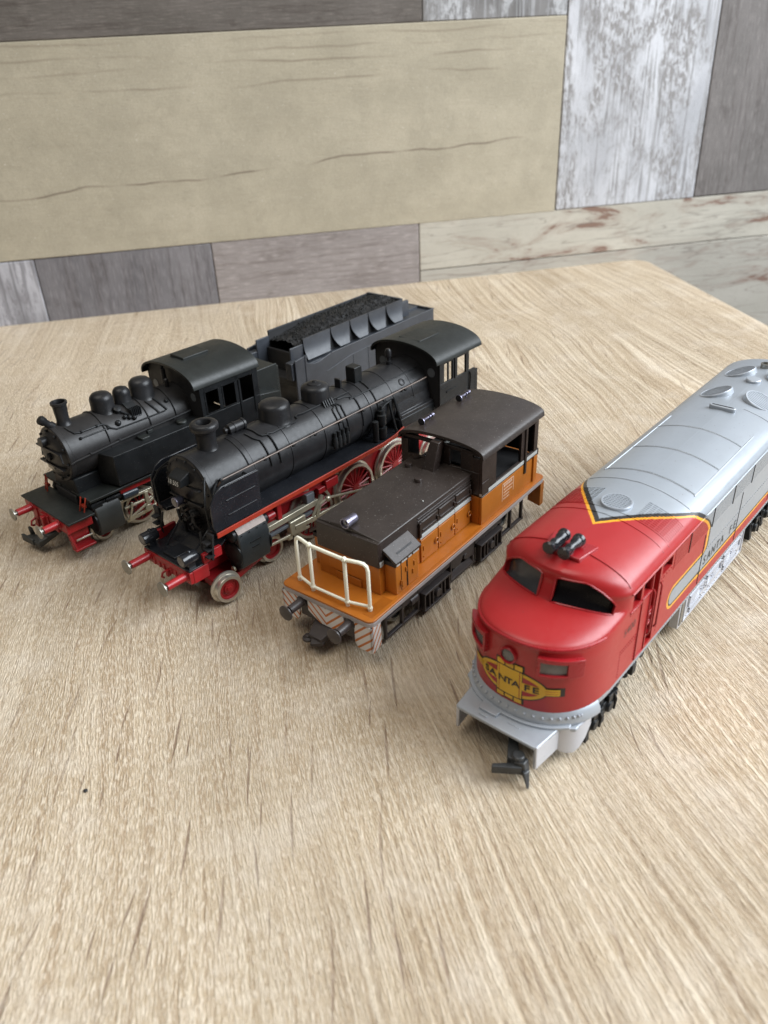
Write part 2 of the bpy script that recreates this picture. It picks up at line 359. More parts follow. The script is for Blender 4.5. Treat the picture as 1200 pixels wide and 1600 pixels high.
BG = ((.40,.352,.262), (.475,.42,.32), (.30,.24,.165))
WH = ((.435,.435,.455), (.615,.615,.64), (.125,.118,.115))
DB = ((0.101,0.088,0.076), (0.144,0.125,0.111), (0.059,0.045,0.038))
GB = ((0.142,0.129,0.121), (0.202,0.182,0.173), (0.084,0.069,0.064))
MV = ((.235,.205,.195), (.31,.275,.262), (.145,.118,.105))
DG = ((0.134,0.127,0.134), (0.210,0.197,0.203), (0.089,0.076,0.076))
DS = ((.415,.385,.325), (.51,.475,.405), (.17,.078,.05))
WG = ((.11,.104,.10), (.22,.21,.205), (.22,.22,.225))
PL = [ # s0,s1,z0,z1, style, colours, vertical?, label, extra
 (-300,404,42.2,166.6,'paint',BG,0,'wide beige plank with long dark crack',None),
 (-300,303.7,166.9,300,'stain',DB,0,'dark brown plank along the top',None),
 (304.1,403.8,166.9,420,'worn',WG,1,'grey plank with whitewash streaks',None),
 (404.6,517.8,42.9,420,'worn',WH,1,'whitewashed upright plank',None),
 (518.6,690,43.2,420,'stain',GB,1,'grey-brown upright plank',None),
 (-120,32.2,-30,41.6,'worn',((.20,.195,.205),(.47,.46,.49),(.10,.095,.10)),1,'whitewashed plank end at far left',None),
 (32.8,149.3,-30,41.8,'stain',DG,1,'dark slate-coloured plank',None),
 (149.9,298.8,-30,42.0,'stain',MV,0,'mauve-brown plank',None),
 (299.4,900,8.4,42.6,'distress',DS,0,'pale distressed plank with rusty patches',None),
 (299.4,900,-140,7.9,'distress',((.34,.315,.27),(.42,.39,.34),(.17,.085,.06)),0,'lower pale distressed plank',None),
 (690.8,900,43.2,420,'worn',WH,1,None,None),
 (-300,-120.8,-30,41.6,'stain',GB,1,None,None),
 (-300,298.8,-200,-30.6,'paint',BG,0,None,None),
 (-300,303.7,300.6,420,'stain',GB,0,None,None),
 (299.4,900,-300,-140.6,'stain',DB,0,None,None),
]
zz = 420.6; rr_ = 0
while zz < 2000:      # the cladding carries on up the wall above the picture
    hh = (125, 42, 165, 90)[rr_ % 4]; cuts = [-300]+[-300+1200*q for q in ((.3, .72), (.45, .8), (.22, .6), (.5, .9))[rr_ % 4]]+[900]
    for k_ in range(3):
        st0, cc0, vt0 = (('paint', BG, 0), ('stain', GB, 0), ('worn', WG, 0), ('distress', DS, 0), ('stain', MV, 0))[(rr_*2+k_) % 5]
        PL.append((cuts[k_]+.4, cuts[k_+1]-.4, zz, zz+hh-.6, st0, cc0, vt0, None, None))
    zz += hh; rr_ += 1
for i, (s0, s1, z0, z1, st_, cc, vt, lab, ex) in enumerate(PL):
    off = i*37.1 if False else 0
    mt = plank_mat('plank_%s' % st_, st_, i+1, vt, cc[0], cc[1], cc[2], (79.0+(i+1)*11.3+(z0-42.2 if i > 14 else 0)) if st_ == 'paint' else None)
    pr = random.uniform(-.25, .25)
    MB().box(WX+s0, WX+s1, WY+pr, WY+2.6, z0, z1).build('plank', mt, wall, bevel=.5, seg=2, label=lab)
# ------------------------------------------------------------------ shared locomotive bits
def helper_wheel(parent, x, y, r, w, spokes=0, side=-1, xf=None, mat='red', hubr=1.4, crank=None, name='wheel'):
    """tyre + disc/spokes; y = outer face of the tread, side -1 = visible side"""
    s = side; t = .9
    tyre = MB().rlathe([(r-1.1,0),(r-.1,0),(r,.25),(r+.05,w-.9),(r+.85,w-.6),(r+.85,w),(r-1.1,w)], (x,y,r+.85), (0,-s,0), 40).build(name, M['steel'], parent, angle=30, xf=xf)
    d = MB()
    if spokes:
        for k in range(spokes):
            a = 2*math.pi*k/spokes+.13
            u = Vector((math.cos(a),0,math.sin(a))); p = Vector((x,y-s*.75,r+.85))
            d.cyl(p+u*hubr*.8, p+u*(r-1.0), .42, .34, 6)
        d.lathe([(hubr,0),(hubr,1.3)], (x,y-s*.25,r+.85), (0,-s,0), 16)
        d.rlathe([(r-1.6,0.0),(r-1.6,.9),(r-1.05,.9),(r-1.05,0)], (x,y-s*.3,r+.85), (0,-s,0), 40)
    else:
        d.lathe([(.5,0),(.9,.05),(1.0,.35),(hubr+.5,.45),(hubr+.7,.95),(r-1.9,1.0),(r-1.6,.35),(r-1.05,.3),(r-1.05,1.2)], (x,y-s*.1,r+.85), (0,-s,0), 32)
    d.build('wheel_centre', M[mat], tyre)
    return tyre
def buffer(parent, x, y, z, length, body, head, hr=2.6, hy=0):
    b = MB().lathe([(1.9,0),(1.9,.5),(1.45,.6),(1.35,length-1.6)], (x,y,z), (-1,0,0), 20).build('buffer', M[body], parent, angle=30)
    MB().lathe([(.7,0),(.7,1.2),(hr,1.35),(hr,1.75),(hr*.7,2.0),(.05,2.1)], (x-length+1.6,y,z), (-1,0,0), 24).build('buffer_head', M[head], b, angle=30)
def rivets(b, pts, r=.22):
    for p in pts: b.ball(p, r, 6, 4)

# ================================================================== F-unit diesel (red and silver)
fx = thing('diesel_locomotive', 'red and silver streamlined model diesel locomotive, front right, with yellow nose emblem', 'model train', (28.72364, 148.82803, 0), 0.84211576)
hwf = herm([0,40.6,41.2,41.9,42.6,44,45.5,46.8,47.8,48.5,48.95], [18,18,18.25,18.2,17.75,16.8,14.7,11.7,8.3,4.9,0])
X0f = herm([11.5,13,20,27,31,32.8,33.3,33.9,34.6,35.1,35.6,36,36.4,36.8,37.1,38,44,45.8,46.6,47.2,48,48.6,48.95], [1.6,1.4,1.0,.8,.9,1.0,.4,.0,.1,.8,2.8,5.2,8.8,12.6,15.2,15.9,17.5,17.5,17.7,18.9,22,25.5,29.9])
XSf = herm([11.5,32,34.5,36,37,41.5,45,48.95], [21.5,21.5,23.5,26,27.6,28,28.5,29.95])
NEf = herm([11.5,30,34.5,37,41.5,48.95], [2.35,2.35,2.2,1.85,1.85,2.0])
XEf = herm([11.5,42,45,47,48.95], [192,192,191,189.5,186])
XJ = 30.0
def sms(a, b, x): t = min(max((x-a)/(b-a), 0), 1); return t*t*(3-2*t)
def crown(x, y, z):
    """the hood edge and windscreen sill arch upwards towards the middle"""
    return z+1.9*sms(27, 32.5, z)*(1-sms(37.2, 45.5, z))*(1-min(1, (abs(y)/18)**2))*(1-sms(24, 30, x))
def nose(y, z, off=0.0):
    def P(y, z):
        hw = max(hwf(z), .02); n_ = NEf(z); t = min(abs(y)/hw, 1.0); D = XSf(z)-X0f(z)
        x = X0f(z)+D*(1-(1-t**n_)**(1/n_))
        return Vector((x, y, crown(x, y, z)))
    p = P(y, z)
    if off:
        e = .12; a = P(y+e, z)-P(y-e, z); b = P(y, z+e)-P(y, z-e); n_ = a.cross(b)
        if n_.x > 0: n_ = -n_
        p = p+n_.normalized()*off
    return p
def roofz(y, x=0):
    lo, hi = 41.9, 48.95; ay = abs(y)
    for _ in range(30):
        m_ = (lo+hi)/2
        if hwf(m_) > ay: lo = m_
        else: hi = m_
    return lo
ZS = [13.3,13.9,14.6,16,18,20,22,24,26,28,30,31.5,32.6,33.0,33.3,33.6,33.9,34.2,34.5,34.8,35.1,35.3,35.6,35.8,36,36.2,36.4,36.6,36.8,37.1,37.8,38.8,40,40.8,41.2,41.6,41.9,42.2,42.7,43.3,44,44.8,45.5,46.2,46.8,47.3,47.8,48.2,48.5,48.75,48.9]
def ring(z, grow=0.0):
    hw = hwf(z); X0 = X0f(z); XS = XSf(z); n_ = NEf(z); XE = XEf(z); pts = []
    NQ = 16
    half = []
    for k in range(NQ+1):
        ph = math.pi/2*k/NQ
        half.append((X0+(XS-X0)*(1-max(math.cos(ph),0)**(2/n_)), hw*math.sin(ph)**(2/n_)))
    for k in range(1, 15): half.append((XS+(XE-7-XS)*k/14, hw))
    for k in range(1, 9):
        ph = math.pi/2*(1-k/8); half.append((XE-7+7*math.cos(ph)**(.8), hw*max(math.sin(ph),0)**(.5)))
    right = [(x, -y, crown(x, y, z)) for x, y in half]; left = [(x, y, crown(x, y, z)) for x, y in half]
    return right+left[::-1][1:-1]
sh = MB(); rows = [ring(z) for z in ZS]; sh.grid(rows, close=True)
nrow = len(rows[0]); sh.f.append(tuple(range(nrow))); sh.mi.append(0)
o_ = (len(rows)-1)*nrow; sh.f.append(tuple(range(o_, o_+nrow))); sh.mi.append(0)
def f7paint():
    n = NT('warbonnet_paint'); v = n.vscale(n.obj, 1000, 1000, 1000); x, y, z = n.sep(v)[:3]
    jit = n.mth('MULTIPLY', n.mth('SUBTRACT', n.noise(v, 1.6, 2, .6), .5), .55)
    ay = n.mth('ABSOLUTE', y); q = n.mth('ADD', ay, n.mth('MAXIMUM', n.mth('SUBTRACT', 41.7, z), 0))
    fc = n.t.nodes.new('ShaderNodeFloatCurve'); n.put(fc.inputs[1], n.mth('DIVIDE', q, 40)); cv = fc.mapping.curves[0]
    pts = [(0,40.6),(10.1,54.3),(14.5,61.5),(17.8,69.5),(20.3,74.2),(23,77.6),(26,79.6),(32,79.8),(34.4,77.5),(40,76)]
    while len(cv.points) < len(pts): cv.points.new(.5, .5)
    for i_, (a, b) in enumerate(pts): cv.points[i_].location = (a/40, b/100); cv.points[i_].handle_type = 'AUTO_CLAMPED' if i_ else 'VECTOR'
    fc.mapping.update()
    d1 = n.mth('MULTIPLY', n.mth('SUBTRACT', x, n.mth('MULTIPLY', fc.outputs[0], 100)), .62)
    dx = n.mth('MAXIMUM', n.mth('SUBTRACT', 57.4, x), 0); dz = n.mth('SUBTRACT', z, 22.7)
    d2 = n.mth('SUBTRACT', 3.3, n.mth('SQRT', n.mth('ADD', n.mth('MULTIPLY', dx, dx), n.mth('MULTIPLY', dz, dz))))
    d = n.mth('MAXIMUM', d1, d2); d = n.mth('MINIMUM', d, n.mth('SUBTRACT', z, 18.9)); d = n.mth('ADD', d, jit)
    onroof = n.mth('GREATER_THAN', z, 41); wid = n.mth('ADD', .75, n.mth('MULTIPLY', onroof, .75))
    isY = n.mth('GREATER_THAN', d, -.75); isB = n.mth('GREATER_THAN', d, .1); isS = n.mth('GREATER_THAN', d, wid)
    big = n.noise(v, .1, 3, .6)
    red = n.mix(big, (.31,.010,.012), (.37,.016,.017)); sil = n.mix(big, (.31,.34,.375), (.36,.39,.425))
    c = n.mix(isY, red, (.72,.33,.015)); c = n.mix(isB, c, (.018,.015,.014)); c = n.mix(isS, c, sil)
    sp = n.ramp(n.noise(v, 1.35, 1, .5), [(.765, 0), (.785, 1)]); c = n.mix(n.mth('MULTIPLY', sp, .5), c, (.10,.03,.03))
    sc_ = n.ramp(n.noise(v, .55, 5, .8), [(.66, 0), (.74, 1)]); c = n.mix(n.mth('MULTIPLY', sc_, .10), c, (.6,.5,.48))
    low = n.mth('LESS_THAN', z, n.mth('ADD', 14.5, n.mth('MULTIPLY', n.mth('LESS_THAN', x, 20), .45))); c = n.mix(low, c, sil)
    n.l.new(c, n.b.inputs['Base Color']); silm = n.mth('MAXIMUM', isS, low)
    n.put(n.b.inputs['Metallic'], n.mth('MULTIPLY', silm, .35)); n.put(n.b.inputs['Roughness'], n.mth('ADD', .27, n.mth('MULTIPLY', n.noise(v, .5, 3, .6), .16)))
    n.l.new(n.bump(n.noise(v, 2.5, 2, .5), .08, .12), n.b.inputs['Normal'])
    return n.m
F7P = f7paint()
shell = sh.build('body_shell', F7P, fx, angle=32, weld=True)
# cutters: windscreen panes, cab side windows, door recess
def win_edge(side):
    """lower / upper edge of a windscreen half over |y|"""
    ys = [1.9 + (15.9-1.9)*k/14 for k in range(15)]
    lo = herm([1.9, 8, 15.9], [37.2, 37.35, 37.0]); hi = herm([1.9, 3.2, 8.5, 12.1, 14.6, 15.9], [44.5, 45.1, 45.0, 43.2, 41.0, 39.0])
    return [(y*side, lo(y), hi(y)) for y in ys]
def window_patch(side, off, inset=0.0, nz=6):
    rows = []
    for y, a, b in win_edge(side):
        rows.append([tuple(nose(y, a-inset+(b-a+2*inset)*k/nz, off)) for k in range(nz+1)])
    return rows
def cutter(b, obj):
    c = b.build('cut', M['dark']); 
    md = obj.modifiers.new('b', 'BOOLEAN'); md.operation = 'DIFFERENCE'; md.solver = 'EXACT'; md.object = c
    if obj.parent: c.parent = obj.parent
    bpy.context.view_layer.update()
    dg = bpy.context.evaluated_depsgraph_get(); me = bpy.data.meshes.new_from_object(obj.evaluated_get(dg))
    obj.modifiers.remove(md); old = obj.data; obj.data = me; bpy.data.meshes.remove(old)
    cm = c.data; bpy.data.objects.remove(c); bpy.data.meshes.remove(cm)
    me.polygons.foreach_set('use_smooth', [True]*len(me.polygons)); me.set_sharp_from_angle(angle=R(32))
cb = MB()
for side in (-1, 1):
    A = window_patch(side, 2.0); B_ = window_patch(side, -1.3)
    n1 = len(A[0]); vs = [p for r_ in A for p in r_]+[p for r_ in B_ for p in r_]; N_ = len(A)*n1
    fs = []
    for j in range(len(A)-1):
        for k in range(n1-1):
            a_ = j*n1+k; fs.append((a_,a_+1,a_+n1+1,a_+n1)); fs.append((N_+a_,N_+a_+n1,N_+a_+n1+1,N_+a_+1))
    bd = [k for k in range(n1)]+[j*n1+n1-1 for j in range(1,len(A))]+[(len(A)-1)*n1+k for k in range(n1-2,-1,-1)]+[j*n1 for j in range(len(A)-2,0,-1)]
    for i_ in range(len(bd)):
        p_, q_ = bd[i_], bd[(i_+1)%len(bd)]; fs.append((p_,q_,N_+q_,N_+p_))
    cb.add(vs, fs)
cb2 = MB()
for s in (-1, 1):
    for x0, x1, z0, z1, dp in ((28.6,33.4,35.6,40.0,1.6),(34.6,39.2,35.8,40.0,1.6),(45.9,52.4,36.2,39.4,1.4),(40.2,44.8,15.6,40.0,1.5)):
        cb2.box(x0, x1, s*(18-dp), s*19.5, z0, z1)
cutter(cb, shell); cutter(cb2, shell)
gm_ = [M['glassdark'], M['glassgrey']]
for side in (-1, 1):
    MB().grid(window_patch(side, -1.15, .25)).build('windscreen', gm_[0 if side < 0 else 1], fx, label='dark windscreen pane' if side < 0 else 'grey windscreen pane')
for s in (-1, 1):
    for x0, x1, z0, z1 in ((28.6,33.4,35.6,40.0),(34.6,39.2,35.8,40.0),(45.9,52.4,36.2,39.4)):
        b = MB().box(x0-.1, x1+.1, s*16.5, s*16.75, z0-.1, z1+.1).build('side_window', plastic('window_red_black', (.06,.006,.007), .3) if s < 0 and x0 < 29 else M['glassdark'], fx)
# ladder recess fittings behind cab door
for s in (-1, 1):
    b = MB()
    for z in (18.5, 22.4, 26.6): b.box(40.6, 44.4, s*16.6, s*17.9, z, z+.5)
    b.lathe([(1.7,0),(1.7,.5),(1.2,.5),(1.2,0)], (42.5, s*17.3, 24.2), (0,s,0), 16)
    b.build('step_ladder', M['f7red'], fx, bevel=.12)
    b = MB().tube([(40.6, s*18.3, 20), (40.6, s*18.8, 21), (40.6, s*18.8, 34), (40.6, s*18.3, 35)], .28)
    b.tube([(44.9, s*18.3, 20), (44.9, s*18.8, 21), (44.9, s*18.8, 34), (44.9, s*18.3, 35)], .28)
    b.build('grab_rail', M['f7red'], fx)
    # cab door: raised frame with rivets
    d = MB()
    for x0, x1, z0, z1 in ((34.2,34.8,15.2,35.2),(39.5,40.1,15.2,41),(34.2,40.1,15.0,15.6),(34.2,40.0,34.9,35.5),(27.6,34.2,34.6,35.2)):
        d.box(x0, x1, s*17.9, s*18.3, z0, z1)
    dr = d.build('cab_door', M['f7red'], fx, bevel=.12)
    rv = MB(); rivets(rv, [(24.5+k*.95, s*18.02, 24.6+.0*k) for k in range(10)]+[(24.5, s*18.0, 24.6-k*.95) for k in range(10)]+[(33.6, s*18.02, 16+k*.95) for k in range(10)]+[(27.8+k*1.5, s*18.02, 34.1) for k in range(5)]+[(24.5+k*.95, s*18.0, 23.6) for k in range(10)], .2)
    rv.build('rivets', M['f7red'], fx, kind='stuff')
    # side grille strip under the cornice, with bars
    g = MB(); x = 54.0
    while x < 183: g.box(x, x+.78, s*17.95, s*18.12, 34.2, 40.2); x += 1.0
    g.box(53.6, 184, s*17.95, s*18.12, 33.9, 34.3)
    g.build('side_grille', F7P, fx)
    g = MB()
    for x in (64, 81, 97.5, 114, 131, 148, 165): g.box(x-.16, x+.16, s*18.0, s*18.3, 33.9, 40.4)
    for x, z0, z1 in ((77.3,15.2,32.8),(107.6,15.2,33.2),(140,15.2,33.2),(168,15.2,33.2)): g.box(x-.22, x+.22, s*17.9, s*18.10, z0, z1)
    g.build('panel_seam', M['ink'], fx)
    rv = MB(); rivets(rv, [(50+k*1.6, s*18.02, 14.0) for k in range(84)]+[(80.5+k*1.5, s*18.02, 26.4) for k in range(65)]+[(47.2, s*18.02, 17+k*1.2) for k in range(16)]+[(45.9+k*1.6, s*18.02, 35.3) for k in range(5)]+[(1.0*0+21+k*1.6, s*18.0, 13.4) for k in range(18)], .2)
    rv.build('rivets', F7P, fx, kind='stuff')
# cornice lip
for s in (-1, 1):
    MB().tube([(27+k*8, s*18.25, 41.2) for k in range(21)], .28, 6).build('cornice', F7P, fx)
# roof seams (hatch ridges) follow the roof curve
def roofline(x, y0, y1, r=.16, n=14):
    return [(x, y0+(y1-y0)*k/n, roofz(y0+(y1-y0)*k/n)+.02) for k in range(n+1)]
b = MB()
for x, y0, y1 in ((74.5,-13.6,13.6),(92.8,-13.6,13.6),(111.5,-13.6,13.6),(135.5,-16.5,-5.5),(67.5,-17.4,17.4)): b.tube(roofline(x, y0, y1), .17, 6)
for y in (-13.8, 13.8): b.tube([(x, y, roofz(y)) for x in range(74, 124, 4)], .22, 6)
b.build('roof_hatch_seam', M['silver'], fx)
b = MB()
for x, w_ in ((27.0,17.5),(46.0,17.4),(49.4,17.4)): b.tube(roofline(x, -w_, w_, n=22), .15, 6)
b.build('roof_seam', F7P, fx)
b = MB()
for x in (74.9, 93.2, 111.9): b.tube([(p[0], p[1], p[2]-.08) for p in roofline(x, -13.4, 13.4)], .14, 6)
b.build('hatch_groove', M['inkgrey'], fx)
# louvre panels either side of the front fan
for s in (-1, 1):
    b = MB(); 
    for i_ in range(11):
        x = 50.2+i_*.95
        for k in range(7):
            y0 = 6.6+k*1.5; y1 = y0+1.2
            b.hexa([(x, s*y0, roofz(y0)-.2),(x+.5, s*y0, roofz(y0)-.2),(x+.5, s*y1, roofz(y1)-.2),(x, s*y1, roofz(y1)-.2),(x, s*y0, roofz(y0)+.14),(x+.5, s*y0, roofz(y0)+.14),(x+.5, s*y1, roofz(y1)+.14),(x, s*y1, roofz(y1)+.14)])
    b.build('roof_louvre', F7P, fx)
def fan(x, y, r, grille, tilt=0.0, mat='silver'):
    z = roofz(abs(y)+0.0)-.35; nrm = Vector((0, y*.055, 1)).normalized()
    a = MB().lathe([(r,-1),(r,.7),(r-.15,.95),(r-.55,.95),(r-.6,.75),(.05,.8)], (x,y,z), nrm, 40, ref=(1,0,0)).build('roof_fan', M[mat], fx, angle=30)
    g = MB(); u = Vector((1,0,0)); v_ = nrm.cross(u); k = -r+1.0; c0 = Vector((x,y,z))+nrm*.8
    while k < r-.7:
        L_ = math.sqrt(max((r-.6)**2-k*k, 0))
        g.tube([c0+u*k-v_*L_, c0+u*k+v_*L_], .17, 4)
        if grille == 2: g.tube([c0+v_*k-u*L_, c0+v_*k+u*L_], .17, 4)
        k += 1.05 if grille != 2 else .9
    g.build('fan_grille', M['silver'], a)
fan(53.2, 0, 4.4, 2)
for x, y, gr_ in ((145.5, 7.4, 1), (145.5, -7.4, 1), (169, 7.4, 1), (169, -7.4, 1)): fan(x, y, 5.6, gr_)
b = MB().prism(rrect(130.6-1.1, 130.6+1.1, -4.4, 4.4, 1.05), 'z', 48, 50.0)
sl = b.build('exhaust_slot', M['silver'], fx, bevel=.25)
MB().prism(rrect(130.6-.35, 130.6+.35, -3.6, 3.6, .34), 'z', 49.6, 50.05).build('slot_opening', M['dark'], sl)
MB().lathe([(2.6,0),(2.6,1.3),(2.3,1.6),(.05,1.7)], (160.5,0,48.3), (0,0,1), 24).build('roof_cap', M['silver'], fx)
MB().lathe([(1.9,0),(1.9,2.4),(1.4,2.5),(1.3,1.6),(.05,1.6)], (176.5,1.0,48.0), (0,0,1), 20).build('exhaust_stack', M['oldsteel'], fx)
# twin horn on its raised plate
pl = MB().prism([(22.6,-5.2),(30.6,-6.4),(30.6,6.4),(22.6,5.2)], 'z', 47.3, 48.95).build('horn_plate', M['f7red'], fx, bevel=.35)
for y in (-2.1, 2.1):
    h = MB().lathe([(.05,0),(1.5,.05),(1.75,.4),(1.65,.9),(1.15,1.6),(.95,2.6),(1.25,3.3),(1.25,3.9),(1.0,4.2),(1.1,5.6),(1.45,6.3),(1.45,7.3),(1.7,7.7),(1.75,8.6),(.05,8.8)], (19.6,y,50.8), (1,0,0.0), 22)
    h.box(23.2, 24.4, y-.5, y+.5, 48.6, 50.4); h.box(21.5, 26, -.35+y*.5, .35+y*.5, 49.7, 50.3)
    h.build('horn', M['gloss'], fx, angle=30)
# lip round the hood edge and frames round the windscreens
lipy = [17.4*math.sin(R(k*5.6)) for k in range(-16, 17)]
MB().tube([tuple(nose(y, 34.3, -.08)) for y in lipy], .42, 8).build('nose_lip', M['f7red'], fx)
for s in (-1, 1):
    we = win_edge(s)
    b = MB().tube([tuple(nose(y, a-.1, .02)) for y, a, c_ in we]+[tuple(nose(y, c_+.1, .02)) for y, a, c_ in we[::-1]], .26, 6, True); b.build('windscreen_frame', M['f7red'], fx)
# headlight and number boards
MB().rlathe([(2.35,-.8),(2.35,.8),(2.1,1.05),(1.85,.85),(1.8,-.8)], nose(.4,29.6,0), (-1,0,.08), 28).build('headlight_ring', M['f7red'], fx, angle=35)
MB().lathe([(1.85,-.6),(1.85,.45),(1.2,.7),(.05,.8)], nose(.4,29.6,0), (-1,0,.08), 28).build('headlight', M['lens'], fx)
for s in (-1, 1):
    b = MB(); Y0, Y1 = 6.3, 14.2; rr = []
    n_ = 8
    def fr(ya, yb, za, zb, o0, o1, mb):
        A_ = []
        for off in (o0, o1):
            for z in (za, zb):
                for k in range(n_+1): A_.append(nose(s*(ya+(yb-ya)*k/n_), z, off))
        q = n_+1; fs = []
        for k in range(n_): fs += [(k,k+1,q+k+1,q+k),(2*q+k,3*q+k,3*q+k+1,2*q+k+1),(k,2*q+k,2*q+k+1,k+1),(q+k,q+k+1,3*q+k+1,3*q+k)]
        fs += [(0,q,3*q,2*q),(n_,2*q+n_,3*q+n_,q+n_)]
        mb.add([tuple(p) for p in A_], fs)
    fr(7.0, 15.2, 31.0, 31.9, -.4, 1.45, b); fr(7.0, 15.2, 27.5, 28.2, -.4, 1.4, b); fr(7.0, 7.7, 27.5, 31.9, -.4, 1.42, b); fr(12.8, 15.2, 27.5, 31.9, -.4, 1.42, b)
    nb = b.build('number_board', M['f7red'], fx, bevel=.15)
    b = MB(); fr(7.6, 12.9, 28.1, 31.1, -.3, .75, b); b.build('board_glass', M['lens'] if s < 0 else M['glassgrey'], nb)
# silver anticlimber ring with rivets round the nose foot
b = MB(); rws = []
for off, z in ((0.0,11.2),(1.2,11.3),(1.3,12.6),(.4,14.5),(.05,14.9)):
    rws.append([tuple(nose(y, 13, off)[:2])+(z,) for y in [17.6*math.sin(R(k*6)) for k in range(-14, 15)]])
b.grid(rws); b.build('nose_ring', M['silver'], fx, angle=30)
b = MB(); rivets(b, [tuple(nose(15.6*math.sin(R(k*8.6)), 13.6, .95)[:2])+(13.65,) for k in range(-10, 11)], .42); b.build('nose_rivets', M['silver'], fx, kind='stuff')
# pilot plate
NY = [17.2*math.sin(R(k*7.5)) for k in range(-12, 13)]
top = [(-4.9,-11.9),(-5.2,-11.0)]+[(-5.3,11.0),(-4.9,11.9)]
pp = [(-4.6,-12.2),(-5.2,-11.4),(-5.2,11.4),(-4.6,12.2),(4.0,13.2),(5.0,14.0),(6.5,16.6),(15,17.2),(22,15),(22,-15),(15,-17.2),(6.5,-16.6),(5.0,-14.0),(4.0,-13.2)]
b = MB().prism(pp, 'z', 9.9, 11.0)
plt = b.build('pilot_plate', M['silver'], fx, bevel=.3)
b = MB()
b.prism([tuple(nose(y, 13, 2.2)[:2]) for y in NY if abs(y) < 14.2]+[(20,12),(20,-12)], 'z', 10.9, 11.7)
b.prism([(-2.6,1.4),(-2.6,6.6),(2.5,7.4),(2.5,.6)], 'z', 10.9, 11.75); b.box(-4.1,-3.5,3.2,5.6,10.9,11.3); b.box(-2.2,-1.8,-5.5,-2.0,10.9,11.15)
b.build('pilot_step', M['silver'], fx, bevel=.2)
for s in (-1, 1):
    b = MB()
    b.hexa([(-4.9,s*11.3,3.2),(4.3,s*12.2,3.6),(4.3,s*13.2,3.6),(-4.9,s*12.2,3.2),(-4.9,s*11.2,10.9),(4.3,s*12.2,10.9),(4.3,s*13.2,10.9),(-4.9,s*12.2,10.9)])
    b.build('pilot_side', M['silverside'], fx, bevel=.25)
    cvp = [(4.2,12.4),(4.5,13.6),(5.4,15.0),(6.8,16.2),(8.6,16.9),(11,17.2),(13.4,17.25)]
    inner = [(p[0]+.5, p[1]-1.0) for p in cvp]
    P_ = [(x, s*y) for x, y in cvp]+[(x, s*y) for x, y in inner[::-1]]
    b = MB(); n_ = len(P_)
    ztop = [10.95]*len(cvp)+[10.95]*len(cvp); zl = [3.4,2.9,2.4,2.2,2.8,4.6,7.6]; zlo = zl+zl[::-1]
    vs = [(P_[k][0], P_[k][1], zlo[k]) for k in range(n_)]+[(P_[k][0], P_[k][1], ztop[k]) for k in range(n_)]
    fs = [(k,(k+1)%n_,(k+1)%n_+n_,k+n_) for k in range(n_)]+[(k,k+1,n_-2-k,n_-1-k) for k in range(len(cvp)-1)]+[(n_+k,n_+k+1,2*n_-2-k,2*n_-1-k) for k in range(len(cvp)-1)]
    b.add(vs, fs); b.build('pilot_wing', M['silverside'], fx, angle=40)
# coupler
b = MB(); b.hexa([(-1,-4.6,4.6),(9,-1.5,4.6),(9,1.5,4.6),(-1,-1.6,4.6),(-1,-4.6,6.6),(9,-1.5,6.6),(9,1.5,6.6),(-1,-1.6,6.6)])
b.hexa([(-8.0,-9.4,4.4),(-1,-4.6,4.4),(-1,-1.8,4.4),(-8.8,-6.2,4.4),(-8.0,-9.4,7.4),(-1,-4.6,7.4),(-1,-1.8,7.4),(-8.8,-6.2,7.4)])
b.hexa([(-8.4,-10.4,3.4),(-7.2,-8.6,3.4),(-11.6,-3.6,3.4),(-12.6,-4.2,3.4),(-8.4,-10.4,5.9),(-7.2,-8.6,5.9),(-11.6,-3.6,5.9),(-12.6,-4.2,5.9)])
b.hexa([(-8.0,-11.6,3.0),(-5.4,-11.0,3.0),(-5.4,-7.6,3.0),(-8.8,-8.2,3.0),(-8.0,-10.6,7.0),(-5.8,-10.6,7.0),(-5.4,-7.6,7.0),(-8.8,-8.2,7.0)])
b.hexa([(-9.4,-12.6,.6),(-8.6,-12.9,.6),(-7.8,-12.2,.6),(-8.6,-11.9,.6),(-9.0,-11.4,4.8),(-7.0,-11.8,4.8),(-6.0,-10.0,4.8),(-8.0,-9.6,4.8)])
b.cyl((-7,-8.4,7.2),(-7,-8.4,8.2),1.7,1.5,14)
b.build('coupler', plastic('coupler_black', (.03,.032,.034), .4, var=.3, dust=.3), fx, bevel=.25)
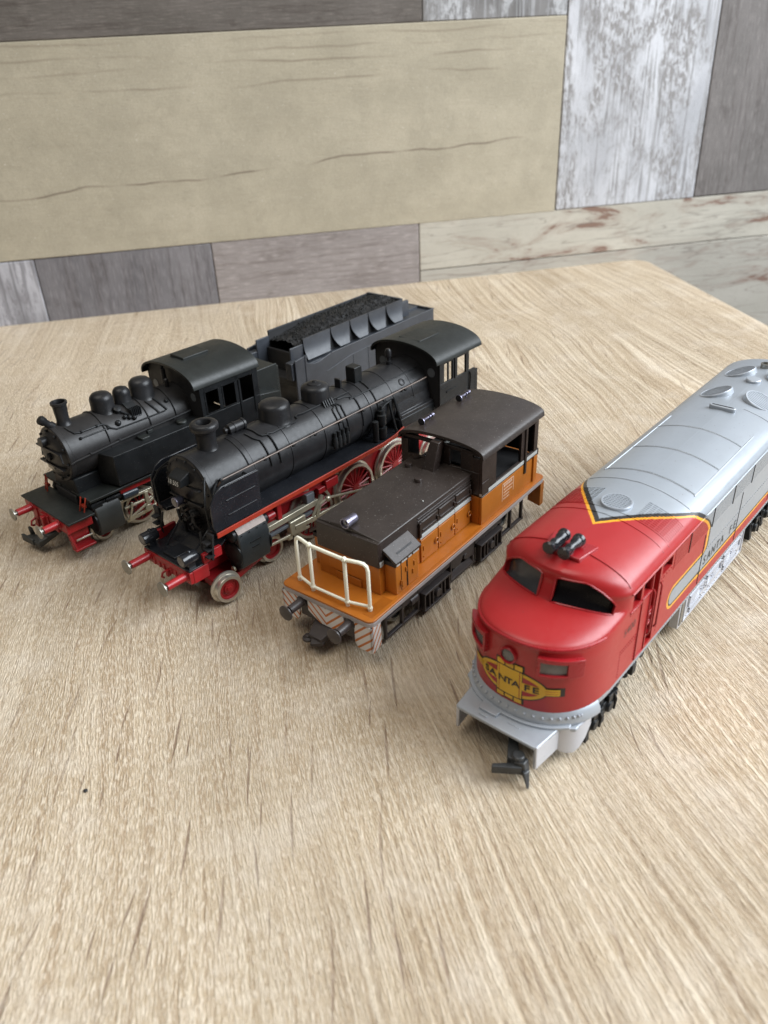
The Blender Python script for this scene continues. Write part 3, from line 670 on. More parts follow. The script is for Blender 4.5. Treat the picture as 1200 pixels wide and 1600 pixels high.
# underfloor tank, trucks, wheels
for s in (-1, 1):
    b = MB().prism([(68.6,13.7),(69.0,2.4),(123.4,2.0),(123.4,6),(121.8,13.7)], 'y', s*14.5, s*17.3)
    tk = b.build('fuel_tank_side', M['silverside'], fx, bevel=.2)
    b = MB()
    for x0, x1, z0, z1 in ((72.2,121.4,3.4,12.8),(75,87,7.6,11.4),(88.5,101,7.6,11.4),(102.5,118,7.6,11.4),(76,85,5.0,6.4),(104,116,5.0,6.4)):
        for ax0, ax1, az0, az1 in ((x0,x1,z0,z0+.35),(x0,x1,z1-.35,z1),(x0,x0+.35,z0,z1),(x1-.35,x1,z0,z1)): b.box(ax0, ax1, s*17.25, s*(17.6 if x0 < 73 else 17.85), az0, az1)
    for k in range(5):
        b.box(76+k*8.6, 81+k*8.6, s*17.2, s*17.75, 8.6, 9.1); b.box(76+k*8.6, 81+k*8.6, s*17.2, s*17.75, 9.8, 10.3)
    rivets(b, [(73+k*1.55, s*17.35, 12.1) for k in range(31)]+[(73+k*2.1, s*17.35, 4.2) for k in range(22)]+[(80+random.random()*40, s*17.35, 5+random.random()*5) for k in range(26)], .24)
    b.build('tank_fittings', M['silverside'], tk)
    b = MB().box(69.6, 71.4, s*17.2, s*17.55, 3.6, 13.4); b.build('tank_end_slot', M['oldsteel'], tk)
b = MB().box(69.2, 122, -14.6, 14.6, 4, 14); b.build('underframe', M['silverside'], fx)
MB().box(16, 188, -13.5, 13.5, 8.6, 13.2).build('chassis', M['dark'], fx)
for x0 in (15.0, 136.0):
    for s in (-1, 1):
        b = MB(); y = s*13.2
        b.box(x0, x0+40, y-.7, y+.7, 6.2, 9.6)
        for k in range(3):
            xw = x0+4+k*15; b.box(xw-2.4, xw+2.4, y-.9, y+1.3*1, 3.2, 8.2); b.cyl((xw,y,5.4),(xw,y+s*1.9,5.4),1.4,1.2,12)
        for k in range(2):
            xm = x0+11.5+k*15; b.cyl((xm-1.5,y+s*.8,3),(xm-1.5,y+s*.8,8.6),1.1,None,10); b.cyl((xm+1.5,y+s*.8,3),(xm+1.5,y+s*.8,8.6),1.1,None,10); b.box(xm-3,xm+3,y-.6,y+.9,2.2,3.4)
        b.tube([(x0-1,y+s*.6,6),(x0+2,y+s*1.2,3),(x0+5,y+s*1.2,1.6)],.45,6)
        b.box(x0-1.5, x0, y-.6, y+1.0, 2.0, 8.4); b.box(x0+39, x0+41, y-.6, y+1.0, 2.4, 8.4)
        b.build('truck_frame', M['black'], fx, bevel=.15)
        for xj in ((17.0, 25.5) if x0 < 20 else (138.0, 150.0)):
            b = MB(); b.box(xj-3.2, xj+3.2, s*14.2, s*16.4, 2.6, 6.8); b.cyl((xj,s*16.2,4.2),(xj,s*17.3,4.2),1.9,1.5,14); b.box(xj-1.2, xj+1.2, s*15.8, s*17.0, 6.2, 8.6)
            b.hexa([(xj-4.4,s*14.8,.8),(xj-2.4,s*14.8,.8),(xj-2.4,s*16.8,.8),(xj-4.4,s*16.8,.8),(xj-3.8,s*14.2,8.2),(xj-1.8,s*14.2,8.2),(xj-1.8,s*15.8,8.2),(xj-3.8,s*15.8,8.2)])
            for q_ in range(4): b.lathe([(1.25,0),(1.25,.5)], (xj+4.1, s*15.6, 2.4+q_*1.35), (0,0,1), 12)
            b.tube([(xj+2.2,s*16.4,7.6),(xj+3.4,s*17.0,4.5),(xj+2.6,s*17.0,1.4)], .4); b.build('axle_box', M['black'], fx, bevel=.15)
        MB().box(x0+24.5, x0+27, s*14, s*16.4, 4.6, 8.4).build('truck_bracket', M['black'], fx, bevel=.2)
    for k in range(3):
        for s in (-1, 1): helper_wheel(fx, x0+4+k*15, s*10.2, 4.6, 2.4, side=s, mat='black')
# lettering on the side, cab number
def flat_text(txt, size, cx, cz, s, mat, name, y=18.12, bold=.02, sx=1.0):
    vs, fs = text_shape(txt, size, bold); b = MB()
    b.add([(cx+(p[0]*sx if s < 0 else -p[0]*sx), s*y, cz+p[1]) for p in vs], fs)
    return b.build(name, M[mat], fx)
for s in (-1, 1):
    cx = 92.8 if s < 0 else 97
    for i_, ch in enumerate('SANTA FE'):
        if ch != ' ': flat_text(ch, 4.4, (80.4+i_*3.55) if s < 0 else (105.5-i_*3.55), 22.2, s, 'inkgrey', 'letter', bold=.03, sx=.95)
    flat_text('5400', 3.4, 28.6, 29.6, s, 'inkred', 'cab_number', y=18.06)
# nose emblem: flat printed shapes laid on the curved nose
def emblem(polys, mat, off, name, par=None):
    b = MB()
    for pl_ in polys:
        # fine triangulated fill through a grid clip: split into vertical strips
        ys = [p[0] for p in pl_]; y0, y1 = min(ys), max(ys); n_ = max(2, int((y1-y0)/.45)+1)
        def clip(poly, a, sgn):
            out = []
            for i_ in range(len(poly)):
                p, q = poly[i_], poly[(i_+1)%len(poly)]; dp = sgn*(p[0]-a); dq = sgn*(q[0]-a)
                if dp >= 0: out.append(p)
                if dp*dq < 0: t = dp/(dp-dq); out.append((a, p[1]+t*(q[1]-p[1])))
            return out
        for k in range(n_):
            a0 = y0+(y1-y0)*k/n_; a1 = y0+(y1-y0)*(k+1)/n_
            c = clip(clip(pl_, a0, 1), a1, -1)
            if len(c) >= 3:
                b.add([tuple(nose(-p[0], p[1], off)) for p in c], [tuple(range(len(c)))])
    return b.build(name, M[mat], par or fx, angle=60)
CZ = 22.0
def el(cy, cz, a, b_, a0, a1, n=18): return [(cy+a*math.cos(R(a0+(a1-a0)*k/n)), cz+b_*math.sin(R(a0+(a1-a0)*k/n))) for k in range(n+1)]
em = emblem([el(0,CZ,9.9,4.95,0,360,48)[:-1], [(-4.1,CZ-6.4),(4.1,CZ-6.4),(4.1,CZ+6.3),(-4.1,CZ+6.3)], [(9.0,CZ-1.45),(13.0,CZ-1.45),(13.0,CZ+1.45),(9.0,CZ+1.45)], [(-9.0,CZ-1.45),(-13.0,CZ-1.45),(-13.0,CZ+1.45),(-9.0,CZ+1.45)]], 'ink', .05, 'nose_emblem')
yl = [el(0,CZ,9.5,4.5,0,360,48)[:-1]]
em1 = emblem(yl, 'yellow', .10, 'emblem_ring', em)
emblem([el(0,CZ,8.3,3.5,0,360,48)[:-1]], 'f7red', .14, 'emblem_gap', em)
emblem([[(-8.4,CZ-1.35),(8.4,CZ-1.35),(8.4,CZ+1.35),(-8.4,CZ+1.35)]], 'yellow', .17, 'emblem_bar', em)
emblem([[(-3.75,CZ-5.0),(3.75,CZ-5.0),(3.75,CZ+5.0),(-3.75,CZ+5.0)]], 'ink', .19, 'emblem_square_edge', em)
yl = [[(-2.9,CZ-4.4),(2.9,CZ-4.4),(2.9,CZ+4.4),(-2.9,CZ+4.4)]]
for sy in (-1, 1):
    yl += [[(sy*3.05,CZ-4.3),(sy*3.55,CZ-4.3),(sy*3.55,CZ+4.3),(sy*3.05,CZ+4.3)]]
    yl += [[(-3.6,CZ+sy*4.75),(-1.5,CZ+sy*4.75),(-1.5,CZ+sy*6.05),(-3.6,CZ+sy*6.05)], [(-1.15,CZ+sy*4.75),(1.15,CZ+sy*4.75),(1.15,CZ+sy*5.85),(-1.15,CZ+sy*5.85)], [(1.5,CZ+sy*4.75),(3.6,CZ+sy*4.75),(3.6,CZ+sy*6.05),(1.5,CZ+sy*6.05)]]
    yl += [[(sy*9.1,CZ-1.05),(sy*12.1,CZ-1.05),(sy*12.1,CZ+1.05),(sy*9.1,CZ+1.05)]]
emblem(yl, 'yellow', .24, 'emblem_field', em)
emblem([[(-3.02,CZ-4.4),(-2.86,CZ-4.4),(-2.86,CZ+4.4),(-3.02,CZ+4.4)],[(2.86,CZ-4.4),(3.02,CZ-4.4),(3.02,CZ+4.4),(2.86,CZ+4.4)]]+[[(sy*9.2,CZ+zz-.07),(sy*12.0,CZ+zz-.07),(sy*12.0,CZ+zz+.07),(sy*9.2,CZ+zz+.07)] if sy > 0 else [(sy*12.0,CZ+zz-.07),(sy*9.2,CZ+zz-.07),(sy*9.2,CZ+zz+.07),(sy*12.0,CZ+zz+.07)] for sy in (-1,1) for zz in (-.4,.4)], 'f7red', .28, 'emblem_line', em)
for ch, cy in (('S',-7.0),('A',-5.0),('N',-1.95),('T',0.05),('A',1.95),('F',4.9),('E',7.0)):
    vs, fs = text_shape(ch, 2.8, .07); b = MB()
    b.add([tuple(nose(-(cy+p[0]*1.2), CZ+p[1], .31)) for p in vs], fs); b.build('letter', M['ink'], em)
# ================================================================== orange and brown shunter
sx = thing('shunting_locomotive', 'orange and brown model shunting locomotive with cream handrail and striped bumpers, second from the right', 'model train', (-19.23677, 191.81353, 0), 0.89570753)
def hazard(name, chevron):
    n = NT(name); v = n.vscale(n.obj, 1000, 1000, 1000); x, y, z = n.sep(v)[:3]
    yy = n.mth('ABSOLUTE', y) if chevron else y
    u = n.mth('ADD', n.mth('MULTIPLY', yy, .95), n.mth('MULTIPLY', z, -1.0 if True else 1.0))
    f = n.mth('FRACT', n.mth('ADD', n.mth('MULTIPLY', n.mth('ADD', u, n.mth('MULTIPLY', x, 1.4)), .335), 100.1))
    st = n.mth('LESS_THAN', f, .32)
    c = n.mix(st, (.66,.63,.61), (.50,.15,.03)); n.l.new(c, n.b.inputs['Base Color']); n.b.inputs['Roughness'].default_value = .4
    return n.m
HZ = hazard('hazard_stripes', True)
deckp = arc(2.2,-15.7,2.2,180,270,5)+arc(104.3,-15.7,2.2,270,360,5)+arc(104.3,15.7,2.2,0,90,5)+arc(2.2,15.7,2.2,90,180,5)
MB().prism(deckp, 'z', 16.4, 17.1).build('deck', M['orange'], sx, bevel=.18)
deckl = [(x+(.15 if x < 50 else -.15)*-1*0+0, y) for x, y in deckp]
MB().prism([(53.25+(x-53.25)*1.0015, y*1.004) for x, y in deckp], 'z', 14.9, 16.35).build('deck_edge', M['lilac'], sx, bevel=.1)
tr = MB()
for k in range(26): tr.box(.9+k*.45, 1.1+k*.45, -16.6, -12.9, 17.05, 17.2) if k > 2 else None
k = 0
while 13+k*.55 < 62: tr.box(13+k*.55, 13.25+k*.55, -17.2, -16.4, 17.05, 17.16); k += 1
tr.build('deck_tread', M['orange'], sx)
# striped bumper shields
b = MB()
for s in (-1, 1):
    b = MB().prism([(s*11.1,14.9),(s*11.1,7.2),(s*12.2,5.4),(s*17.2,5.4),(s*17.9,7.2),(s*17.9,14.9)], 'x', .1, .9)
    b.hexa([(.1,s*17.0,5.4),(4.4,s*17.0,6.4),(4.4,s*17.9,6.4),(.1,s*17.9,5.4),(.1,s*17.0,14.9),(4.4,s*17.0,14.9),(4.4,s*17.9,14.9),(.1,s*17.9,14.9)])
    b.build('bumper_shield', HZ, sx, bevel=.12)
MB().prism([(-7.2,14.9),(-7.2,11.0),(-2.6,8.0),(2.6,8.0),(7.2,11.0),(7.2,14.9)], 'x', .1, .9).build('bumper_shield', HZ, sx, bevel=.12, label='middle bumper shield with chevron stripes')
for s in (-1, 1):
    b = MB().prism([(s*12.6,14.9),(s*12.6,6.2),(s*17.8,5.0),(s*17.8,14.9)], 'x', 103.5, 106.2); b.build('rear_step_shield', M['orange'], sx, bevel=.15)
    buffer(sx, .3, s*9.6, 13.4, 7.4, 'under', 'under', 2.55)
MB().box(.8, 3.2, -10.9, 10.9, 7.6, 14.9).build('buffer_beam', M['under'], sx, bevel=.2)
b = MB(); b.hexa([(-4.6,-1.6,4.6),(2,-2.6,5.0),(2,6.0,5.0),(-4.6,3.6,4.6),(-4.6,-1.6,6.4),(2,-2.6,8.0),(2,6.0,8.0),(-4.6,3.6,6.4)])
b.hexa([(-6.6,1.2,4.0),(-4.2,-2.2,4.0),(-2.6,-1.6,4.0),(-2.6,3.6,4.0),(-6.6,1.2,5.2),(-4.2,-2.2,5.2),(-2.6,-1.6,5.8),(-2.6,3.6,5.8)])
b.lathe([(1.8,0),(1.8,.9),(.9,1.1),(.9,1.9)], (-4.2,4.2,3.9), (0,0,1), 16)
b.build('coupler', M['under'], sx, bevel=.2)
# handrail
rl = sx
P4 = [(4.7,13.9),(2.9,6.8),(2.9,-6.8),(4.7,-13.9)]
zt, zb = 33.6, 18.5
def rc(pa, pb, d): v_ = Vector(pb)-Vector(pa); v_.normalize(); return tuple(Vector(pa)+v_*d)
b = MB()
ptsT = []
a0 = Vector((4.7,13.9,zt-2.2)); 
loop = [(4.7,13.9,zb),(4.7,13.9,zt-2.4),(4.62,13.6,zt-1.0),(4.4,12.7,zt-.2),(4.0,11.2,zt),(2.9,6.8,zt),(2.9,-6.8,zt),(4.0,-11.2,zt),(4.4,-12.7,zt-.2),(4.62,-13.6,zt-1.0),(4.7,-13.9,zt-2.4),(4.7,-13.9,zb)]
b.tube(loop, .58, 10); hr = b.build('handrail', M['cream'], sx)
b = MB().tube([(4.7,13.9,zb),(2.9,6.8,zb),(2.9,-6.8,zb),(4.7,-13.9,zb)], .48, 8); b.build('handrail_foot_bar', M['cream'], hr)
for y in (6.8, -6.8):
    b = MB().tube([(2.9,y,17.1),(2.9,y,zt)], .6, 10); b.ball((2.9,y,zt), .95); b.ball((2.9,y,zb), .9); b.build('handrail_post', M['cream'], hr)
for y in (13.9, -13.9):
    b = MB().ball((4.7,y,18.1), .85); b.tube([(4.7,y,17.1),(4.7,y,18.6)], .7); b.build('handrail_socket', M['cream'], hr)
# engine hood
HW, HZt, HZr = 12.2, 35.9, 37.2
b = MB().box(12.2, 62.8, -HW+.25, HW-.25, 17.1, 26.9); hd = b.build('hood_base', M['orange'], sx, bevel=.2)
b = MB()
prof = [(-HW,26.9),(HW,26.9),(HW,HZt),(0,HZr),(-HW,HZt)]
b.prism(prof, 'x', 12.9, 62.8); b.build('hood', M['brownroof'], sx, bevel=.3)
b = MB(); b.add([(12.0,-HW+.2,26.95),(12.0,HW-.2,26.95),(12.0,HW-.2,35.5),(12.0,-HW+.2,35.5),(13.0,-HW,26.9),(13.0,HW,26.9),(13.6,HW,HZt),(16.5,0,HZr+.02),(13.6,-HW,HZt)],
   [(0,1,2,3),(0,4,5,1),(1,5,6,2),(2,6,7,8,3),(3,8,4,0)]); b.build('hood_front', M['brown'], sx, bevel=.15)
b = MB(); b.box(11.9,12.15,-7.5,7.5,20.5,26.0); b.box(11.8,12.0,-5,5,17.2,20); b.build('radiator_recess', M['orange'], sx, bevel=.1)
lamp = MB().lathe([(.9,-.6),(1.55,-.5),(1.6,3.6),(1.75,3.7),(1.75,4.2),(1.5,4.9),(.6,5.3)], (15.8,0,38.6), (-1,0,0), 22)
lamp = MB().lathe([(.6,0),(1.4,.3),(1.5,.8),(1.5,4.2),(1.7,4.3),(1.7,5.2),(1.35,5.25),(1.2,4.6),(.05,4.5)], (17.0,0,38.6), (-1,0,.02), 24); lamp.box(13,15.5,-.5,.5,36.8,37.6)
lm_ = lamp.build('headlamp', M['chrome'], sx, angle=35)
MB().lathe([(.05,0),(.5,.05),(.5,.4),(.05,.45)], (12.5,0,38.65), (-1,0,0), 12).build('bulb', M['lens'], lm_)
for s in (-1, 1):
    b = MB().prism([(s*11.9,17.1),(s*16.0,17.1),(s*16.0,27.4),(s*11.9,27.4)], 'x', 14.9, 26.4)
    bx = b.build('battery_box', M['orange'], sx, bevel=.25)
    b = MB()
    for x in (17.6, 20.4, 20.8): b.box(x-.08, x+.08, s*15.95, s*16.12, 17.6, 27)
    b.build('box_door_gap', M['dark'], bx)
    b = MB()
    for x, z in ((17.2,20.5),(20.0,24),(23.4,21.4),(24.2,24)): b.box(x-.22, x+.22, s*16, s*16.35, z-.8, z+.8)
    b.tube([(17.2,s*16.1,19.3),(17.2,s*16.7,19.3),(17.2,s*16.7,21.4),(17.2,s*16.1,21.4)],.16)
    b.build('box_hinge', M['orange'], bx)
    b = MB().hexa([(13.9,s*16.9,28.7),(26.8,s*16.9,28.7),(26.8,s*12.0,31.9),(13.9,s*12.0,31.9),(13.9,s*17.1,29.5),(26.8,s*17.1,29.5),(26.8,s*12.0,32.9),(13.9,s*12.0,32.9)])
    ld = b.build('box_lid', M['brown'], bx, bevel=.15)
    b = MB().hexa([(16.9,s*15.3,30.2),(24.4,s*15.3,30.2),(24.4,s*14.8,30.5),(16.9,s*14.8,30.5),(16.9,s*15.35,30.72),(24.4,s*15.35,30.72),(24.4,s*14.85,31.06),(16.9,s*14.85,31.06)]); b.build('lid_slot', M['dark'], bx)
    b = MB().box(14.6, 26.4, s*12, s*16.15, 27.4, 28.9); b.build('lid_shadow_gap', M['dark'], bx)
    b = MB()
    for x0, x1 in ((14.9,16.6),(17.4,20.2),(20.8,22.6),(23.2,26.3)): b.box(x0, x1, s*16.1, s*16.5, 27.6, 28.6)
    b.build('box_clamp', M['white'], bx, bevel=.15)
    MB().box(12.3, 14.2, s*(HW-.1), s*(HW+.12), 27.2, 29.0).build('hood_marker', M['white'], sx, bevel=.1)
    # hood side doors
    b = MB(); b.box(31.8, 32.8, s*(HW-.2), s*(HW+.9), 27.3, 32.6)
    for i_ in range(3):
        x0 = 33.0+i_*9.8; b.box(x0, x0+9.3, s*(HW-.2), s*(HW+.55), 28.6, 32.6); b.box(x0+.3, x0+9.0, s*(HW), s*(HW+.9), 29.2, 29.7); b.box(x0+.3, x0+9.0, s*HW, s*(HW+.75), 32.2, 32.5)
        b.box(x0+8.2, x0+8.9, s*HW, s*(HW+1.1), 29.0, 31.0)
    b.box(31.5, 62.5, s*(HW-.1), s*(HW+.35), 33.0, 33.4); b.box(31.5, 62.5, s*(HW-.1), s*(HW+.3), 34.1, 34.4)
    b.build('louvre_door', M['brown'], sx, bevel=.12)
    for i_ in range(3):
        x0 = 33.0+i_*9.8
        MB().box(x0, x0+9.4, s*(HW-.3), s*(HW+.32), 17.4, 25.5).build('side_door', M['orange'], sx, bevel=.15)
        b = MB().box(x0+1.0, x0+1.4, s*(HW), s*(HW+.6), 21.5, 23.2)
        b.tube([(x0+8.3+.9*math.cos(R(q)), s*(HW+.65), 21.6+.9*math.sin(R(q))) for q in range(0, 360, 30)], .22, 6, True)
        b.ball((x0+1.2, s*(HW+.4), 19.2), .3); b.build('door_handle', M['orange'], sx)
    b = MB()
    for x0, x1 in ((32.6,42.4),(42.6,52.2),(52.4,62.4)): b.box(x0, x1, s*(HW-.2), s*(HW+.38), 26.1, 27.5)
    b.build('white_stripe', M['white'], sx, bevel=.08)
for x, y, z, r in ((47.4,-1.6,36.9,1.3),(55.2,8.0,36.4,1.3),(62,9.5,36.0,1.4)):
    MB().lathe([(r,-.4),(r,.9),(r*.85,1.25),(.05,1.3)], (x,y,z), (0,0,1), 18).build('filler_cap', M['brown'], sx, angle=35)
rv = MB(); rivets(rv, [(38.6,-9.5,36.4)], .3); rv.build('paint_fleck', M['white'], sx)
# exhaust stack leaning back to the cab
b = MB().hexa([(54.8,-2.1,36.6),(58.4,-2.1,36.6),(58.4,2.6,36.6),(54.8,2.6,36.6),(59.6,-1.5,45.6),(63.4,-1.5,45.6),(63.4,2.0,45.6),(59.6,2.0,45.6)])
b.hexa([(58.4,-.9,36.6),(63,-.9,36.6),(63,1.3,36.6),(58.4,1.3,36.6),(62.6,-.9,44.2),(63,-.9,44.2),(63,1.3,44.2),(62.6,1.3,44.2)])
st_ = b.build('exhaust_stack', M['brown'], sx, bevel=.45, seg=3)
MB().prism(rrect(60.9,62.6,-.8,1.3,.4), 'z', 45.3, 45.68).build('stack_mouth', M['dark'], st_)
# cab: hollow, walls pieced round the openings
CX0, CX1, CW = 62.8, 101.6, 16.4
cab = MB()
def wallx(b, x0, x1, pieces):
    for y0, y1, z0, z1 in pieces: b.box(x0, x1, y0, y1, z0, z1)
for s in (-1, 1):
    b = MB(); b.box(CX0+.1, 92.6, s*(CW-1.0), s*CW, 17.1, 27.7); b.box(93.2, 99.4, s*(CW-1.6), s*(CW-.6), 17.1, 27.7); b.box(99.4, CX1-.1, s*(CW-1.0), s*CW, 17.1, 27.7)
    b.build('cab_side', M['orange'], sx, bevel=.15)
    b = MB(); b.box(CX0+.1, 92.6, s*(CW-1.02), s*(CW+.08), 28.2, 29.6); b.box(93.2, CX1-.1, s*(CW-1.02), s*(CW+.06), 28.2, 29.6); b.build('cab_stripe', M['white'], sx)
    b = MB(); b.box(CX0+.1, CX1-.1, s*(CW-1.0), s*(CW+.03), 27.7, 28.35)
    b.box(CX0, 72.0, s*(CW-1.0), s*CW, 29.2, 43.4); b.box(72.0, 89.2, s*(CW-1.0), s*CW, 41.2, 43.4); b.box(72.0, 89.2, s*(CW-1.0), s*CW, 29.2, 30.0)
    b.box(89.2, 91.6, s*(CW-1.0), s*CW, 29.2, 43.4); b.box(91.6, 92.9, s*(CW-.9), s*(CW+.5), 24, 43.2); b.box(92.9, 98.8, s*(CW-1.0), s*CW, 41.2, 43.4); b.box(92.9, 98.8, s*(CW-1.0), s*CW, 29.2, 30.2); b.box(98.8, CX1, s*(CW-1.0), s*CW, 29.2, 43.4)
    b.box(CX0-.1, 67, s*CW, s*(CW+.18), 28.4, 33.4)
    b.build('cab_window_frame', M['brown'], sx, bevel=.18)
    b = MB(); b.box(66.8, 71.9, s*(CW), s*(CW+.12), 33.4, 33.6)
b = MB()
for x0, x1 in ((CX0-.1, CX0+1.0), (CX1-1.0, CX1+.1)):
    b.box(x0, x1, -CW+1.02, CW-1.02, 28.4, 36.8); b.box(x0, x1, -CW+1.02, -12.8, 36.8, 42); b.box(x0, x1, 13.4, CW-1.02, 36.8, 42)
    if x0 < 70: b.box(x0, x1, -3.6, 4.0, 36.8, 44); b.box(x0, x1, -12.8, -8.0, 36.8, 43)
    else: b.box(x0, x1, -1.5, 1.5, 36.8, 44)
    b.box(x0, x1, -CW+1.02, CW-1.02, 42.9, 44.2)
b.build('cab_end_wall', M['brown'], sx, bevel=.15)
b = MB()
for x0, x1 in ((CX0, CX0+1.0), (CX1-1.0, CX1)): b.box(x0, x1, -CW+1.02, CW-1.02, 17.1, 27.7)
b.build('cab_end_panel', M['orange'], sx)
b = MB().box(CX0+1.2, CX1-1.2, -CW+1.2, CW-1.2, 20, 28); b.box(70, 80, -6, 6, 28, 34); b.tube([(66,-9,33),(67,-10,38),(68,-12,39),(69,-13,36)], .3); b.build('cab_interior', M['dark'], sx)
prf = [(-17.1,42.3),(-16.9,43.0)]+[(17.1*math.sin(R(a)), 43.0+4.3*(math.cos(R(a))**.8)) for a in range(-78, 79, 6)]+[(16.9,43.0),(17.1,42.3),(16.2,42.3)]+[(15.8*math.sin(R(a)), 42.2+3.9*math.cos(R(a))**.8) for a in range(78, -79, -6)]+[(-16.2,42.3)]
b = MB(); n_ = len(prf); half_ = 0
outer = [(-17.2,42.2)]+[(17.1*math.sin(R(a)), 42.9+4.3*(math.cos(R(a))**.75)) for a in range(-84, 85, 6)]+[(17.2,42.2)]
inner = [(-16.3,42.2)]+[(16.2*math.sin(R(a)), 42.3+3.7*(math.cos(R(a))**.75)) for a in range(-84, 85, 6)]+[(16.3,42.2)]
rws = []
for x in (62.0, 104.2):
    rws.append([(x, y, z) for y, z in outer]+[(x, y, z) for y, z in inner[::-1]])
b.grid(rws, close=True); L_ = len(outer)
for e_ in (0, 1):
    o2 = e_*2*L_
    for k in range(L_-1): b.f.append((o2+k, o2+k+1, o2+2*L_-2-k, o2+2*L_-1-k)); b.mi.append(0)
b.build('cab_roof', M['brownroof'], sx, bevel=.12, angle=40)
for x in (66.8, 90.5):
    b = MB().lathe([(.05,0),(1.35,.05),(1.4,.3),(.7,1.1),(.5,2.0),(.42,4.6),(.7,4.7),(.7,5.2),(.45,5.4),(.45,6.0),(.75,6.1),(.75,7.2),(.05,7.4)], (x,10.6,47.6), (1,0,.02), 18); b.tube([(x+5,10.6,46.2),(x+5,10.6,47.6)], .3)
    h_ = b.build('roof_horn', M['chrome'], sx, angle=35)
    MB().lathe([(.05,-.02),(1.2,-.03),(1.2,.02)], (x,10.6,47.6), (1,0,.02), 18).build('horn_bell', M['dark'], h_)
# rear hood
MB().box(101.7, 105.8, -14.6, 14.6, 17.1, 25.4).build('rear_hood', M['orange'], sx, bevel=.2)
MB().box(101.7, 106.0, -14.8, 14.8, 25.4, 28.0).build('rear_hood_top', M['brown'], sx, bevel=.25)
# pale number panel on the cab side
for s in (-1, 1):
    b = MB(); y = CW+.04
    for ax in ((76.6,76.9,19.6,26.6),(84.2,84.5,21,26.6),(76.6,84.5,26.3,26.6)): b.box(ax[0], ax[1], s*(y-.02), s*(y+.03), ax[2], ax[3])
    for r_ in range(5):
        x = 77.6
        while x < 83.4 - (r_ > 2)*2: w_ = random.choice((.45,.6,.75)); b.box(x, x+w_, s*(y-.02), s*(y+.03), 25.0-r_*1.25, 25.0-r_*1.25+(.95 if r_ == 0 else .55)); x += w_+.28
    b.build('side_lettering', M['pale'], sx)
# underframe
for s in (-1, 1):
    b = MB(); y0, y1 = s*13.8, s*15.0
    b.box(9, 103, y0, y1, 13.2, 14.9)
    b.box(10.5, 30, y0, y1, 2.4, 3.4); b.box(45, 62, y0, y1, 2.2, 3.4); b.box(78, 96, y0, y1, 2.4, 3.4)
    for x in (10.6, 19.0, 27.6, 46.5, 60.5, 78.6, 86.5, 95): b.box(x-.45, x+.45, y0, y1, 2.6, 14.4)
    b.box(10.5, 19, y0, y1, 9.5, 10.4); b.box(19, 27, y0, y1, 9.0, 13)
    b.prism([(46.5,13.4),(46.5,8.2),(49,6.6),(52,6.6),(54,9.5),(56.5,6.2),(60.5,6.2),(60.5,13.4)], 'y', y0, y1)
    b.hexa([(46,s*13.8,3.4),(60,s*13.8,3.4),(60,s*15,3.4),(46,s*15,3.4),(46,s*12.6,5.2),(60,s*12.6,5.2),(60,s*13.8,5.2),(46,s*13.8,5.2)])
    for xc in (36.5, 70.5):
        b.box(xc-7.5, xc+7.5, s*14.2, s*16.6, 7.9, 8.7); b.box(xc-7.5, xc+7.5, s*14.2, s*16.6, 1.6, 2.3)
        for dx in (-7.2, -4.6, -2.6, 2.2, 4.2, 6.9): b.box(xc+dx-.35, xc+dx+.35, s*14.4, s*16.4, 2.2, 8.2)
        b.cyl((xc,s*14,5.2),(xc,s*16.9,5.2), 1.7, 1.5, 16); b.box(xc-1.7, xc+1.7, s*14, s*15.8, 3.4, 7.2)
        b.box(xc-9, xc+9, s*13.6, s*15, 9.6, 13.4)
    b.cyl((23,s*14.2,8.6),(27,s*14.2,8.6),1.6,None,12); b.cyl((55,s*14.6,8.4),(55,s*15.4,8.4),1.1,None,12)
    b.build('side_frame', M['under'], sx, bevel=.14)
    for xc in (22, 36.5, 52, 70.5, 88): helper_wheel(sx, xc, s*10.4, 4.9, 2.4, side=s, mat='black')
MB().box(4, 102, -12.6, 12.6, 9.0, 14.9).build('chassis', M['dark'], sx)
# ================================================================== big black express engine with red frames
ex = thing('express_steam_locomotive', 'large black model steam engine with smoke deflectors and a red running-board edge, number 18 505', 'model train', (-72.501, 219.297, 0), 0.833)
BZ, BR = 37.2, 11.5
